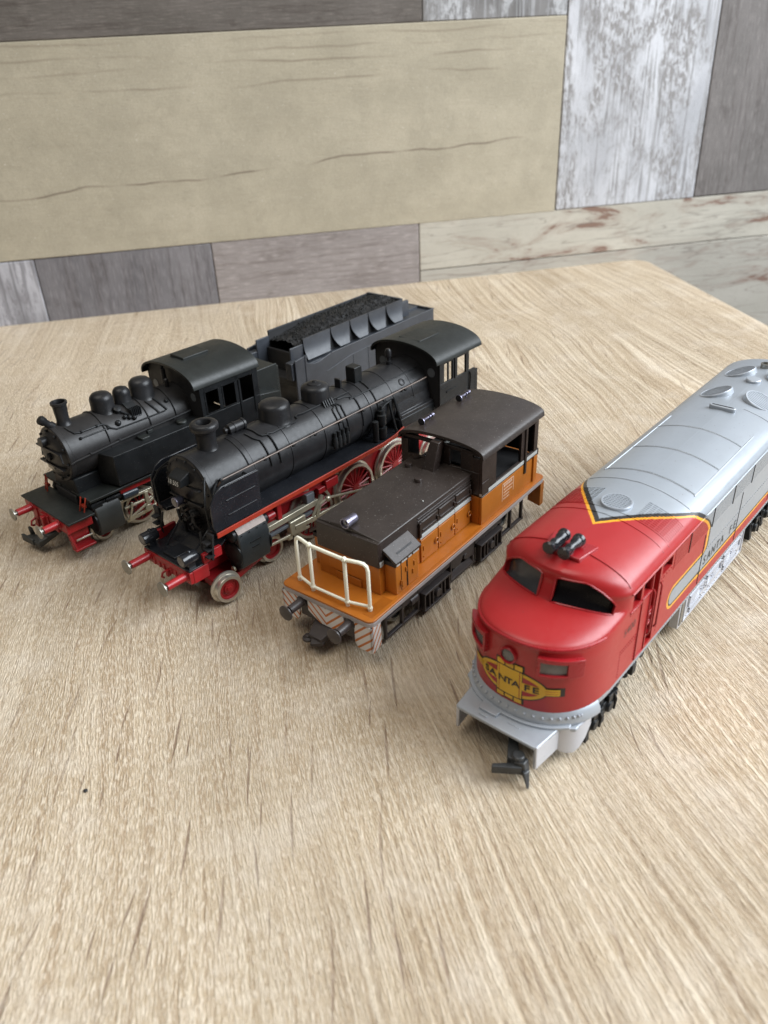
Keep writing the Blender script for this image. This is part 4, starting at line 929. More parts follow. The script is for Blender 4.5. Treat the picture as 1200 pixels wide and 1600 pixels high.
# front: buffer beam, platform, lamps
MB().box(0, 1.4, -12.6, 12.6, 12.2, 16.6).build('buffer_beam', M['red'], ex, bevel=.2)
b = MB()
for y in (-7.5,-4.6,-2.2,1.8,4.2,7.0): b.box(-.35, .2, y-.5, y+.5, 12.4, 14.4)
b.box(-1.2,.2,-1.4,-.2,11.2,13.6); b.tube([(-.3,.8,12.6),(-1.8,.8,12.2),(-2.2,.8,11.0),(-1.4,.8,10.2)], .4)
b.build('beam_hook', M['red'], ex, bevel=.12)
for s in (-1, 1):
    buffer(ex, .2, s*10.0, 14.6, 9.2, 'red', 'oldsteel', 2.6)
    MB().box(1.4, 7.5, s*11.6, s*12.7, 12.0, 16.8).build('frame_cheek', M['red'], ex, bevel=.15)
    MB().box(6.0, 13.5, s*11.6, s*12.9, 17.2, 20.8).build('frame_cheek', M['red'], ex, bevel=.15)
    lp = MB().lathe([(.05,0),(2.05,.05),(2.1,.5),(2.1,5.3),(1.8,5.8),(.05,5.9)], (-1.0,s*10.7,21.0), (1,0,0), 22); lp.lathe([(.9,.2),(.8,.6),(.5,1.0),(.05,1.1)], (2.4,s*10.7,22.6), (0,0,1), 12); lp.box(1.0,3.6,s*10.7-.9,s*10.7+.9,17.2,19.6)
    lo = lp.build('platform_lamp', M['gloss'], ex, angle=35)
    MB().lathe([(.05,-.06),(1.7,-.08),(1.7,.02)], (-1.0,s*10.7,21.0), (1,0,0), 20).build('lamp_lens', M['lens'], lo)
b = MB().box(.2, 9, -12.4, 12.4, 16.6, 17.3); b.hexa([(8.8,-11.8,16.6),(20,-11.8,22.5),(20,11.8,22.5),(8.8,11.8,16.6),(8.8,-11.8,17.3),(20,-11.8,23.2),(20,11.8,23.2),(8.8,11.8,17.3)])
b.box(1.5,8,-3.2,3.2,17.2,18.2); b.tube([(5,-6.6,17.2),(15,-7.4,26)], .35); b.tube([(5,6.6,17.2),(15,7.4,26)], .35)
b.build('front_platform', M['gloss'], ex, bevel=.2)
MB().prism([(-7,17.4),(7,17.4),(8.5,26),(6,31),(-6,31),(-8.5,26)], 'x', 14, 22).build('smokebox_saddle', M['black'], ex, bevel=.4)
# boiler
prof = [(.05,11.9),(3.5,11.95),(6.5,12.2),(8.9,12.7),(10.3,13.2),(10.9,13.6),(11.4,13.6),(12.0,13.9),(12.0,15.4),(11.8,15.6)]
sb = MB().lathe(prof, (0,0,BZ), (1,0,0), 56, ref=(0,0,1)).build('smokebox_door', M['boiler'], ex, angle=28)
b = MB().lathe([(11.75,15.5),(11.75,33.3),(11.45,33.5),(11.45,66.8),(11.6,70),(11.6,90),(11.5,91),(11.7,104),(11.7,127)], (0,0,BZ), (1,0,0), 64, ref=(0,0,1))
b.build('boiler', M['boiler'], ex, angle=50)
b = MB()
for x, r_ in ((33.4,11.85),(50.2,11.65),(66.6,11.7),(86.0,11.75),(91.5,11.75),(104.5,11.85),(116,11.85)):
    b.lathe([(r_-.3,-.38),(r_,-.34),(r_,.34),(r_-.3,.38)], (x,0,BZ), (1,0,0), 64, ref=(0,0,1))
b.build('boiler_band', M['boiler'], ex, angle=50)
# door details: dogs, hinge, number plate, headlamp
b = MB()
for k in range(14):
    a = R(20+k*360/14); b.box(13.0, 13.9, 10.7*math.sin(a)-.35, 10.7*math.sin(a)+.35, BZ+10.7*math.cos(a)-.35, BZ+10.7*math.cos(a)+.35)
b.box(11.5,12.6,-8.5,8.5,BZ-3.2,BZ-2.6); b.box(11.5,12.6,-8.5,8.5,BZ+2.4,BZ+3.0)
b.build('door_clamp', M['boiler'], sb, bevel=.1)
b = MB().hexa([(8.2,-3.6,41.2),(12.4,-3.6,41.0),(12.4,3.0,41.0),(8.2,3.0,41.2),(8.8,-3.6,43.6),(12.9,-3.6,45.4),(12.9,3.0,45.4),(8.8,3.0,43.6)])
np_ = b.build('number_plate', M['black'], ex, bevel=.2)
vs, fs = text_shape('18 505', 2.0, .012)
b = MB().add([(8.12+(p[1]+.7)/2.4*.6-.02*0-.06, -p[0]*1.02-.3, 42.35+p[1]) for p in vs], fs); b.build('plate_number', M['plate'], np_)
b = MB().lathe([(.05,0),(1.7,.05),(1.75,.3),(1.6,.5),(1.5,2.4),(.9,3.4),(.05,3.5)], (7.6,.3,35.0), (1,0,0), 22); b.tube([(9.5,.3,34),(12,.3,33)], .4)
hl = b.build('headlamp', M['chrome'], ex, angle=35)
MB().lathe([(.05,-.06),(1.3,-.08),(1.3,.05)], (7.6,.3,35.0), (1,0,0), 20).build('lamp_lens', M['lens'], hl)
b = MB(); random.seed(8)
for k in range(12): 
    y = -5+random.random()*9; z = 25+random.random()*6; b.cyl((10.5,y,z),(13.5,y+random.uniform(-1,1),z+random.uniform(-1,1)), .5+.4*random.random(), None, 8)
b.tube([(10.5,4,30),(10.2,3,27),(12,3.5,24),(13,5,20)], .5); b.tube([(10.4,-4,31),(10.4,-5,27),(13,-6,23)], .45)
b.build('smokebox_pipes', M['dark'], ex)
# chimney
b = MB().lathe([(5.4,-2.2),(4.6,-1.0),(3.7,0),(3.3,.9),(3.15,2.2),(3.3,5.2),(3.6,6.4),(3.7,6.6),(4.6,7.2),(4.75,8.1),(4.6,8.8),(4.1,9.3),(2.9,9.45),(2.5,9.3),(2.1,8.0),(2.05,5),(.05,5)], (23.6,0,48.3), (0,0,1), 40)
b.build('chimney', M['boiler'], ex, angle=40)
# blower/generator cylinder and pipe next to the chimney
b = MB().lathe([(.05,0),(1.0,.05),(1.1,.8),(.7,.9),(.7,1.4),(1.7,1.6),(1.75,3.6),(1.95,3.7),(1.95,4.4),(1.75,4.5),(1.75,7.4),(2.0,7.5),(2.0,8.3),(1.4,8.6),(.05,8.7)], (32.6,2.2,50.3), (1,-.03,0), 22); b.box(35,37,1.2,3.0,47.5,49.6); b.box(39,40.4,1.2,3.0,47.2,49.6)
b.build('turbo_generator', M['boiler'], ex, angle=35)
def around(a, r=BR+.25): return (r*math.sin(R(a)), BZ+r*math.cos(R(a)))
def bpt(x, a, r=BR+.28): y, z = around(a, r); return (x, -y, z)
b = MB()
b.tube([bpt(31,a) for a in range(0,72,6)], .28); b.tube([bpt(40.5,0),bpt(41,14),bpt(41.2,25),bpt(42,30),bpt(44,33)]+[bpt(44.2,q) for q in range(38,90,8)], .3)
b.tube([bpt(37.5,10),bpt(38,22),bpt(38.3,27),bpt(39,31)]+[bpt(40,q) for q in range(36,86,8)], .26)
b.tube([bpt(44,30),bpt(46,33),bpt(57,33),bpt(58.5,30),bpt(58.5,24),bpt(60,22),bpt(62,24)]+[bpt(62+k*3,24) for k in range(1,9)], .28)
for dx in (0, 2.2, 4.4): b.tube([bpt(74.5+dx*.4,30),bpt(75.5+dx*.5,38),bpt(74+dx,42)]+[bpt(73.6+dx,q) for q in range(48,104,8)], .3)
b.tube([bpt(79,28),bpt(83,30),bpt(84.5,34)]+[bpt(86,q) for q in range(40,100,8)], .3)
b.tube([bpt(84+k*3,38) for k in range(14)], .3)
b.tube([bpt(95,q) for q in range(0,90,8)], .26)
b.build('boiler_pipe', M['black'], ex)
b = MB()
for x in (18.5, 37, 50, 60.5, 73.5, 86, 97.5, 110.5): b.lathe([(.35,-2),(.35,1.2),(.75,1.3),(.75,2.1),(.3,2.3)], bpt(x,66,BR), (0,-math.sin(R(66)),math.cos(R(66))), 10)
b.build('rail_stanchion', M['black'], ex)
for s in (-1, 1):
    b = MB().tube([(17,s*11.4,40.8),(18.2,s*12.3,42.5)]+[(18.5+k*10,s*12.5,42.9+k*.05) for k in range(11)]+[(123,s*12.5,43.5)], .33, 8)
    b.build('boiler_handrail', M['copper'], ex)
# domes and roof fittings on the boiler
MB().lathe([(6.9,-2.6),(6.2,-1.4),(5.7,0),(5.65,3.9),(5.35,4.8),(4.6,5.5),(3.0,5.95),(.05,6.15)], (53.4,0,48.7), (0,0,1), 44).build('steam_dome', M['boiler'], ex, angle=45)
MB().lathe([(6.2,-2.6),(5.6,-1.2),(5.3,0),(5.25,3.7),(5.0,4.6),(4.2,5.2),(2.8,5.6),(2.7,5.9),(2.1,6.2),(.9,6.35),(.8,6.7),(.05,6.8)], (73.6,0,48.7), (0,0,1), 44).build('sand_dome', M['boiler'], ex, angle=38)
b = MB()
for k in range(5): b.cyl((72+k*1.1,-5.2,49.0),(72+k*1.1,-6.4,46.9), .35, None, 6)
b.build('dome_pipes', M['black'], ex)
MB().box(85.2,86.2,-1.5,1.5,48.4,52.2).build('top_bracket', M['boiler'], ex, bevel=.2)
MB().box(92.4, 96.6, -2.4, 2.4, 48.0, 54.6).build('safety_valve_box', M['black'], ex, bevel=.3)
b = MB().lathe([(1.1,0),(1.1,1.8),(.6,2),(.6,3.6),(1.3,3.7),(1.3,6.0),(.8,6.8),(.05,6.9)], (114.8,0,48.4), (0,0,1), 16); b.lathe([(.9,0),(.9,4.5),(.05,4.8)], (118.5,3.2,48.0), (0,0,1), 12); b.build('whistle', M['boiler'], ex, angle=35)
b = MB().lathe([(1.5,0),(1.5,.5),(1.1,.7),(.05,.8)], (111.5,-9.0,44.2), (0,-.75,.62), 16); b.build('washout_plug', M['boiler'], ex)
# firebox
for s in (-1, 1):
    b = MB().add([], []); b = MB()
    b.prism([(s*9.0,44.0),(s*10.9,40.5),(s*12.2,36.0),(s*12.6,33.5),(s*13.8,33.3),(s*13.8,28.2),(s*6,28.2),(s*6,44)], 'x', 105.5, 126)
    fb = b.build('firebox', M['boiler'], ex, bevel=.3)
    rv = MB()
    for r_ in range(4):
        t = r_/3; rivets(rv, [(106.8+k*1.35, s*(11.0+1.2*t), 40.3-5.0*t) for k in range(14)], .2)
    rv.build('stay_bolts', M['boiler'], fb, kind='stuff')
MB().box(104, 126, -14.2, 14.2, 27.8, 32.0).build('ashpan_side', M['black'], ex, bevel=.3)
# air pump on running board
for s in (-1, 1):
    b = MB().lathe([(2.0,0),(2.0,4.2),(1.1,4.4),(1.1,5.4),(1.9,5.6),(1.9,9.4),(1.3,9.7),(1.3,11.2),(.6,11.4),(.6,13),(.05,13.2)], (94.4,s*13.2,28.4), (0,0,1), 18); b.lathe([(1.2,0),(1.2,8),(.4,8.4)], (90.4,s*13.6,28.4), (0,0,1), 14)
    b.tube([(94.4,s*13.2,40),(97,s*13.0,41),(101,s*12.5,41.2)], .35); b.tube([(100.5,s*11.8,41),(100.8,s*13.2,35),(101.5,s*14.4,28.4)], .5); b.tube([(103.5,s*11.8,41),(104.2,s*13.4,35),(105.2,s*14.6,28.4)], .5)
    b.build('air_pump', M['black'], ex, angle=35)
    b = MB(); 
    for k in range(4):
        b.lathe([(.9,0),(.9,4),(.6,4.6),(.6,6.2),(.05,6.4)], (70+k*2.1,s*12.3,33.0), (0,0,1), 10)
    b.box(69,77.5,s*10.8,s*12.6,34,35.5); b.build('lubricator', M['black'], ex)
# running board with red edge
for s in (-1, 1):
    b = MB().prism([(10.6,s*16.0),(104.5,s*16.0),(104.5,s*4),(26,s*4),(18,s*9),(10.6,s*11)], 'z', 26.6, 27.9)
    rb = b.build('running_board', M['gloss'], ex, bevel=.12)
    pts = [(10.4,26.2),(60,26.2),(92,26.4),(98,27.2),(103.8,28.4),(103.8,30.2),(98.5,28.7),(92,28.0),(60,28.0),(10.4,28.0)]
    MB().prism(pts, 'y', s*16.02, s*16.5).build('red_edge', M['redstripe'], rb, bevel=.1)
    rv = MB(); rivets(rv, [(12+k*1.5, s*16.5, 27.6) for k in range(54)], .17); rv.build('edge_rivets', M['redstripe'], rb, kind='stuff')
    # smoke deflector
    dp = [(10.4,28.2),(9.6,30.5),(9.9,38.2),(12.4,41.6),(15.2,43.0),(30.0,42.9),(30.0,28.2)]
    b = MB().prism(dp, 'y', s*15.4, s*16.1); df = b.build('smoke_deflector', M['gloss'], ex, bevel=.18)
    b = MB()
    for z in (32.4, 37.6): b.tube([(16,s*16.2,z),(28,s*16.2,z)], .22)
    b.tube([(16,s*16.15,42.6),(30,s*16.15,42.5)], .25)
    rivets(b, [(14.6,s*16.1,30+k*1.25) for k in range(9)]+[(29.2,s*16.1,29.5+k*1.2) for k in range(11)], .2)
    b.build('deflector_rib', M['gloss'], df)
    b = MB(); b.tube([(12,s*15.2,40),(15,s*12.5,41.5),(18,s*10.6,42)], .35); b.tube([(28,s*15.2,41),(28,s*11,41)], .35)
    b.tube([(9.9,s*13.5,29),(9.6,s*13.6,38),(11.5,s*12,42),(14,s*9.5,44.6)], .32); b.build('deflector_stay', M['black'], df)
    # front steps
    b = MB(); b.hexa([(8.6,s*12.0,17.6),(9.4,s*12.0,17.6),(9.4,s*13.8,17.6),(8.6,s*13.8,17.6),(8.6,s*13.0,28),(9.4,s*13.0,28),(9.4,s*16,28),(8.6,s*16,28)])
    for z in (19.6, 22.2, 24.8): b.box(6.6, 9.2, s*12.4, s*15.0, z, z+.5)
    b.tube([(8.4,s*10.2,27.5),(7.4,s*11,22),(8.4,s*12.4,17.6)], .4); b.build('front_steps', M['dark'], ex)
    # cylinder
    b = MB(); cp = [(s*9,24.3),(s*13.8,24.3),(s*15.4,22.2),(s*16.0,19.0),(s*16.0,12.5),(s*15.2,9.2),(s*13,7.6),(s*9,7.4)]
    b.prism(cp, 'x', 18.6, 31.6); cyl = b.build('cylinder', plastic('cylinder_black', (.02,.024,.026), .36, var=.3, dust=.1), ex, bevel=.5, seg=3)
    b = MB().hexa([(18.8,s*10,24.32),(31.4,s*10,24.32),(31.4,s*13.8,24.32),(18.8,s*13.8,24.32),(18.8,s*10,24.7),(31.4,s*10,24.7),(31.4,s*13.6,24.7),(18.8,s*13.6,24.7)])
    b.hexa([(18.9,s*13.7,24.4),(31.3,s*13.7,24.4),(31.3,s*15.2,22.3),(18.9,s*15.2,22.3),(18.9,s*13.9,24.7),(31.3,s*13.9,24.7),(31.3,s*15.5,22.5),(18.9,s*15.5,22.5)])
    b.build('cylinder_top', plastic('bronzed_black', (.075,.05,.038), .33, metal=.3, var=.35), cyl, bevel=.1)
    b = MB()
    for x in (18.3, 31.4): b.lathe([(4.6,0),(4.6,.5),(3.6,.9),(3.2,.95),(.05,1.0)] , (x if x > 20 else x+.4, s*12.0, 14.5), (1 if x > 20 else -1,0,0), 26)
    b.lathe([(2.4,0),(2.4,1.2),(1.6,2.0),(.05,2.1)], (31.4,s*12.6,21.8), (1,0,0), 18); b.lathe([(2.4,0),(2.4,1.0),(1.6,1.6),(.05,1.7)], (18.7,s*12.6,21.8), (-1,0,0), 18)
    b.box(23,27.5,s*16,s*16.25,17.8,18.2); b.box(23.6,26.6,s*16,s*16.25,15.6,16.0)
    rivets(b, [(20+k*3.4,s*15.9,22.0) for k in range(4)], .25)
    b.build('cylinder_cover', M['black'], cyl, angle=35)
    b = MB().lathe([(.05,0),(1.0,.05),(1.0,.8)], (17.4,s*12.6,9.2), (-1,0,0), 12); b.build('drain_cock', M['rod'], cyl)
    # motion
    b = MB().box(32.5, 56.5, s*12.6, s*14.6, 16.6, 18.8); b.build('slide_bar', M['rod'], ex, bevel=.15)
    b = MB().box(32.5, 54, s*12.9, s*14.2, 13.9, 15.0); b.build('piston_rod', M['grey'], ex, bevel=.1)
    b = MB(); b.box(42.0, 49.5, s*12.4, s*15.0, 10.2, 15.8); b.box(41,43,s*12.6,s*14.6,8.6,11); b.build('crosshead', M['rod'], ex, bevel=.35)
    b = MB().hexa([(44,s*14.2,12.0),(82,s*13.2,8.2),(82,s*14.4,8.2),(44,s*15.3,12.0),(44,s*14.2,13.8),(82,s*13.2,10.6),(82,s*14.4,10.6),(44,s*15.3,13.8)])
    b.cyl((81,s*12.6,9.4),(81,s*15.6,9.4),2.0,None,20); b.build('connecting_rod', M['rod'], ex, bevel=.2)
    b = MB().hexa([(58,s*12.2,7.0),(105,s*12.2,7.0),(105,s*13.0,7.0),(58,s*13.0,7.0),(58,s*12.2,8.8),(105,s*12.2,8.8),(105,s*13.0,8.8),(58,s*13.0,8.8)])
    for x in (57.5, 81, 105): b.cyl((x,s*11.8,8),(x,s*13.5,8),1.8,None,18)
    b.build('coupling_rod', M['rod'], ex, bevel=.2)
    b = MB().hexa([(33,s*13.6,10.4),(51,s*14.2,9.4),(51,s*14.9,9.4),(33,s*14.3,10.4),(33,s*13.6,11.3),(51,s*14.2,10.5),(51,s*14.9,10.5),(33,s*14.3,11.3)]); b.build('lower_rod', M['rod'], ex, bevel=.1)
    b = MB(); b.tube([(52,s*14.6,11),(54.5,s*14.8,15),(57.8,s*14.6,19.4)], .55); b.tube([(55,s*15,12),(57,s*15,16.5),(60.8,s*15,17.4)], .5)
    b.hexa([(54.5,s*14.2,13),(56,s*14.2,12.4),(56,s*15.2,12.4),(54.5,s*15.2,13),(57.5,s*14.2,20),(59,s*14.2,19.4),(59,s*15.2,19.4),(57.5,s*15.2,20)])
    b.ball((60.8,s*15.2,17.2), 1.15, 12, 8); b.tube([(60.8,s*14.6,17.2),(81,s*15,12)], .5); b.build('valve_link', M['rod'], ex)
    b = MB().box(51.4, 55.2, s*11.6, s*14.4, 18.0, 22.4); b.build('slide_bar_bracket', M['grey'], ex, bevel=.2)
    b = MB(); b.hexa([(35,s*11.2,23.2),(62.5,s*11.2,21.6),(62.5,s*13.4,21.6),(35,s*12.4,23.2),(35,s*11.2,25.4),(62.5,s*11.2,23.6),(62.5,s*13.4,23.6),(35,s*12.4,25.4)])
    b.box(37.6,39.6,s*11.6,s*14.2,18.8,25.6); b.box(57,66,s*12.0,s*15.0,20.4,22.6); b.box(60.5,66.8,s*12.2,s*15.4,21.0,24.4); b.cyl((33.6,s*12.8,21.4),(37,s*12.8,21.4),1.4,None,14)
    b.build('motion_bracket', M['red'], ex, bevel=.25)
    b = MB(); 
    for x0 in (47.5, 63, 88): b.hexa([(x0,s*13,25.2),(x0+5.5,s*13,23.6),(x0+5.5,s*14,23.6),(x0,s*14,25.2),(x0,s*13,26),(x0+6,s*13,24.6),(x0+6,s*14,24.6),(x0,s*14,26)])
    b.build('reversing_rod', M['rod'], ex, bevel=.1)
    for x, cr_ in ((57.5,0),(81,0),(105,0)): helper_wheel(ex, x, s*10.6, 10.0, 2.6, spokes=18, side=s, hubr=1.9, name='driving_wheel')
    helper_wheel(ex, 36.6, s*10.2, 5.0, 2.6, side=s, name='bogie_wheel'); helper_wheel(ex, 130, s*10.2, 6.0, 2.6, spokes=10, side=s, name='trailing_wheel')
MB().box(34, 148, -7.6, 7.6, 9, 26).build('main_frame', M['red'], ex, bevel=.3)
MB().box(6, 34, -6, 6, 8.5, 16.3).build('front_frame', M['red'], ex, bevel=.3)
# front bogie pair swung out to the side
bg_x = Matrix.Translation(Vector((12.2,-8.6,0))*MM) @ Matrix.Rotation(R(-6), 4, 'Z')
for s in (-1, 1): helper_wheel(ex, 0, s*8.2, 4.9, 2.8, side=s, xf=bg_x, name='bogie_wheel', hubr=1.2)
b = MB().cyl((0,-7,5.6),(0,7,5.6),.8,None,12); b.build('axle', M['oldsteel'], ex, xf=bg_x)
b = MB().prism([(-2.5,-4),(2,-5),(20,1),(24,6),(20,10),(2,5),(-2.5,4)], 'z', 4.2, 7.0); b.build('bogie_frame', M['red'], ex, xf=bg_x, bevel=.3)
b = MB().tube([(-3,-4,8.8),(2,-5,9.2),(4,-5.5,9.0)], .5); b.build('bogie_spring', M['rod'], ex, xf=bg_x)
# cab
for s in (-1, 1):
    b = MB(); y0, y1 = s*16.2, s*17.1
    b.box(126, 150.4, y0, y1, 28.4, 40.0); b.box(126, 129.0, y0, y1, 40, 50); b.box(134.6, 137.9, y0, y1, 40, 50); b.box(143.8, 146.0, y0, y1, 40, 50); b.box(129, 134.6, y0, y1, 47.9, 50); b.box(137.9, 143.8, y0, y1, 47.9, 50)
    b.hexa([(150.4,y0,28.4),(152.2,y0,28.4),(152.2,y1,28.4),(150.4,y1,28.4),(150.4,y0,38.6),(152.2,y0,39.2),(152.2,y1,39.2),(150.4,y1,38.6)])
    cs = b.build('cab_side', M['black'], ex, bevel=.12)
    b = MB().box(135.8,136.6,s*17.1,s*17.5,40,50); b.tube([(146,s*17.4,30),(146.6,s*17.6,38),(146.2,s*17.4,39.6)], .3); b.box(130.4,137.2,s*17.1,s*17.35,35.2,36.0); b.box(127,131.5,s*17.1,s*17.25,37.8,38.1); b.build('cab_trim', M['black'], cs)
    b = MB(); b.box(131.6,132.4,s*16.4,s*16.9,40,47.9); b.build('window_bar', M['black'], cs)
# cab front wall: outer arch minus boiler circle
outer = [(-17,28.4)]+[(17*math.cos(R(a)), 48.4+6.6*math.sin(R(a))) for a in range(180,-1,-10)]+[(17,28.4)]
b = MB(); n_ = len(outer)
inner = []
for y, z in outer:
    a = math.atan2(z-BZ, y); inner.append((11.4*math.cos(a), BZ+11.4*math.sin(a)))
rws = [[(126,y,z) for y, z in outer], [(126,y,z) for y, z in inner], [(126.8,y,z) for y, z in inner], [(126.8,y,z) for y, z in outer]]
b.grid(rws); b.build('cab_front', M['dark'], ex, angle=30)
for s in (-1, 1): MB().lathe([(1.9,0),(1.9,.1),(.05,.12)], (125.95,s*12.8,44.4), (-1,0,0), 20).build('cab_front_window', M['grey'], ex)
out2 = [(17.6*math.cos(R(a)), 48.9+6.7*math.sin(R(a))**.9) if 0 < a < 180 else (17.6*math.cos(R(a)), 48.9) for a in range(180,-1,-6)]
in2 = [(16.9*math.cos(R(a)), 48.5+6.2*math.sin(R(a))**.9) if 0 < a < 180 else (16.9*math.cos(R(a)), 48.4) for a in range(180,-1,-6)]
b = MB(); rws = []
for x in (123.6, 154.2): rws.append([(x,y,z) for y, z in out2]+[(x,y,z) for y, z in in2[::-1]])
b.grid(rws, close=True); L_ = len(out2)
for e_ in (0, 1):
    for k in range(L_-1): b.f.append((e_*2*L_+k, e_*2*L_+k+1, e_*2*L_+2*L_-2-k, e_*2*L_+2*L_-1-k)); b.mi.append(0)
b.build('cab_roof', M['roofblack'], ex, bevel=.1, angle=40)
b = MB().hexa([(128,-5.5,54.6),(141,-5.5,54.6),(141,5.5,54.6),(128,5.5,54.6),(128,-5.5,55.6),(141,-5.5,55.6),(141,5.5,55.6),(128,5.5,55.6)]); b.build('roof_vent', M['roofblack'], ex, bevel=.2)
MB().box(127, 150, -16, 16, 26.6, 28.4).build('cab_floor', M['dark'], ex)
# ================================================================== smaller black tank engine
tx = thing('tank_locomotive', 'smaller black model tank engine with three domes and long side tanks, leftmost of the row', 'model train', (-124.905, 255.027, 0), 0.812)
TZ, TR = 36.4, 10.4
MB().box(.3, 1.6, -15.4, 15.4, 12.6, 17.0).build('buffer_beam', M['red'], tx, bevel=.2)
b = MB(); b.box(-.3,.5,-9.2,-5.8,11.6,16.4); b.box(-.2,.5,5.8,9.2,11.6,16.4); b.box(-1.6,.3,-.8,.8,10.8,15.4); b.box(-.3,.5,-2.6,2.6,12,16); b.tube([(-.5,7.6,11.8),(-2.4,7.6,11.2),(-2.8,7.6,9.6),(-1.6,7.6,9.0)], .45); b.box(-.4,.4,1.4,3.6,10.4,13); b.build('beam_hook', M['red'], tx, bevel=.15)
for s in (-1, 1):
    buffer(tx, .3, s*10.0, 15.4, 7.6, 'red', 'oldsteel', 2.4)
    b = MB(); b.box(1.4, 10.5, s*11.8, s*15.2, 12.6, 17.2); b.build('beam_end', M['red'], tx, bevel=.2)
    b = MB(); b.hexa([(1.6,s*12.6,5.2),(2.6,s*12.6,5.2),(2.6,s*15.6,5.2),(1.6,s*15.6,5.2),(1.2,s*11.4,12.8),(2.2,s*11.4,12.8),(2.2,s*12.8,12.8),(1.2,s*12.8,12.8)])
    b.box(1.4, 9.6, s*12.6, s*15.8, 4.6, 5.5); b.box(2.0, 9.2, s*11.6, s*12.8, 5.2, 12.8); b.build('front_step', M['red'], tx, bevel=.3)
    b = MB().box(3.2, 9.8, s*13.6, s*14.1, 7.8, 8.5); b.build('step_rod', M['steel'], tx, bevel=.1)
    b = MB().tube([(8.6,s*14.2,17.6),(10.2,s*14.6,23.2)], .28); b.tube([(8.2,s*11.9,17.6),(9.6,s*12.3,23.2)], .28); b.box(8.8,10.0,s*12.0,s*14.4,19.4,20.3)
    b.build('red_ladder', M['redstripe'], tx)
b = MB().box(.2, 11, -17.6, 17.6, 17.0, 17.8); b.build('front_platform', M['roofblack'], tx, bevel=.2)
b = MB(); 
for s in (-1, 1): b.box(10.4, 24, s*4, s*17.2, 21.6, 22.6)
b.box(12, 62, -16.6, 16.6, 21.4, 22.4); b.build('running_board', M['roofblack'], tx, bevel=.2)
MB().prism([(-8,17.8),(8,17.8),(8.6,22),(7.4,28),(-7.4,28),(-8.6,22)], 'x', 10.8, 22).build('smokebox_saddle', M['black'], tx, bevel=.4)
b = MB().lathe([(.05,8.2),(3.4,8.25),(6.4,8.6),(8.3,9.2),(9.0,9.9),(9.3,10.1),(10.2,10.1),(10.5,10.4),(10.5,11.8),(10.35,12),(10.35,26.6),(10.55,26.7),(10.55,27.4),(10.3,27.5),(10.3,64)], (0,0,TZ), (1,0,0), 60, ref=(0,0,1))
bo = b.build('boiler', plastic('tank_boiler', (.017,.016,.016), .40, var=.35, spec=.3, dust=.05, bump=.15), tx, angle=28)
b = MB(); b.box(7.6,9.0,-8.2,8.2,TZ+2.6,TZ+3.2); b.box(7.6,9.0,-8.2,8.2,TZ-3.6,TZ-3.0); b.lathe([(1.4,0),(1.4,1.2),(.5,1.6),(.05,1.7)], (8.4,0,TZ), (-1,0,0), 14); b.tube([(7.2,0,TZ),(6.9,2.4,TZ-2.0)], .3)
for k in range(10): a = R(k*36+10); b.ball((9.6,9.3*math.sin(a),TZ+9.3*math.cos(a)), .5)
b.lathe([(.05,0),(1.8,.05),(1.9,.5),(1.7,2.4),(.05,2.6)], (6.4,1.5,TZ+5.6), (1,0,0), 20); b.tube([(8.2,-8.4,TZ+3),(7.4,-10.8,TZ+.5)], .35)
b.build('door_fittings', M['boiler'], bo)
MB().hexa([(7.9,-.8,31.2),(8.4,-.8,31.2),(8.4,3.4,31.2),(7.9,3.4,31.2),(7.9,-.8,33.4),(8.4,-.8,33.4),(8.4,3.4,33.4),(7.9,3.4,33.4)]).build('door_plate', M['oldsteel'], bo)
MB().lathe([(4.2,-1.6),(3.2,-.6),(2.5,.4),(2.25,1.6),(2.5,6.4),(2.6,7.2),(2.95,7.5),(2.95,8.3),(2.3,8.35),(2.1,7.6),(2.0,4),(.05,4)], (16.2,0,46.6), (0,0,1), 32).build('chimney', M['boiler'], tx, angle=40)
MB().lathe([(1.6,0),(1.7,1.2),(1.3,1.6),(1.3,3.2),(1.6,3.6),(1.75,5.2),(1.3,5.8),(.05,5.9)], (12.2,.6,46.4), (-.55,.1,.6), 22).build('feed_bell', M['boiler'], tx, angle=40)
def tb(x, a, r=TR+.22): return (x, -r*math.sin(R(a)), TZ+r*math.cos(R(a)))
for i_, (x, r0, zt_) in enumerate(((32.2,4.3,53.2),(40.6,3.3,52.6),(49.2,4.5,53.6))):
    b = MB().lathe([(r0+1.4,-2.2),(r0+.6,-1.0),(r0,.2),(r0,zt_-46.4-2.6),(r0*.93,zt_-46.4-1.5),(r0*.72,zt_-46.4-.5),(r0*.35,zt_-46.4-.05),(.05,zt_-46.4)], (x,0,46.4), (0,0,1), 36); b.build('dome', M['boiler'], tx, angle=50)
b = MB(); b.prism([(-x_, z_) for x_, z_ in [(2,47.6),(6,45.8),(8.6,42.8),(8.2,42.4),(5.6,45.2),(2,47)]], 'x', 38.6, 42.6)
for k in range(6): b.box(38.6+k*.75, 38.95+k*.75, -8.6, -6.0, 43.2, 46.0)
b.build('dome_ladder', M['black'], tx)
b = MB()
b.tube([tb(14.5,18),tb(15,30),tb(16,40),tb(18,42),tb(25,42),tb(27,43),tb(28,48),tb(29,56),tb(31,62),tb(40,63),tb(52,63)], .3)
b.tube([tb(17,54),tb(28,54)], .26); b.tube([tb(34.6,22,TR+1.5),tb(36,34,TR+.6),tb(38,44),tb(40,56)], .45); b.tube([tb(47,28),tb(48,44),tb(49.5,62)], .4); b.tube([tb(50.5,28),tb(51.5,44),tb(53,62)], .4)
b.tube([tb(26.8,q) for q in range(-80,90,10)], .2); b.tube([tb(44.6,q) for q in range(-80,90,10)], .2); b.tube([tb(56,q) for q in range(-80,90,10)], .2)
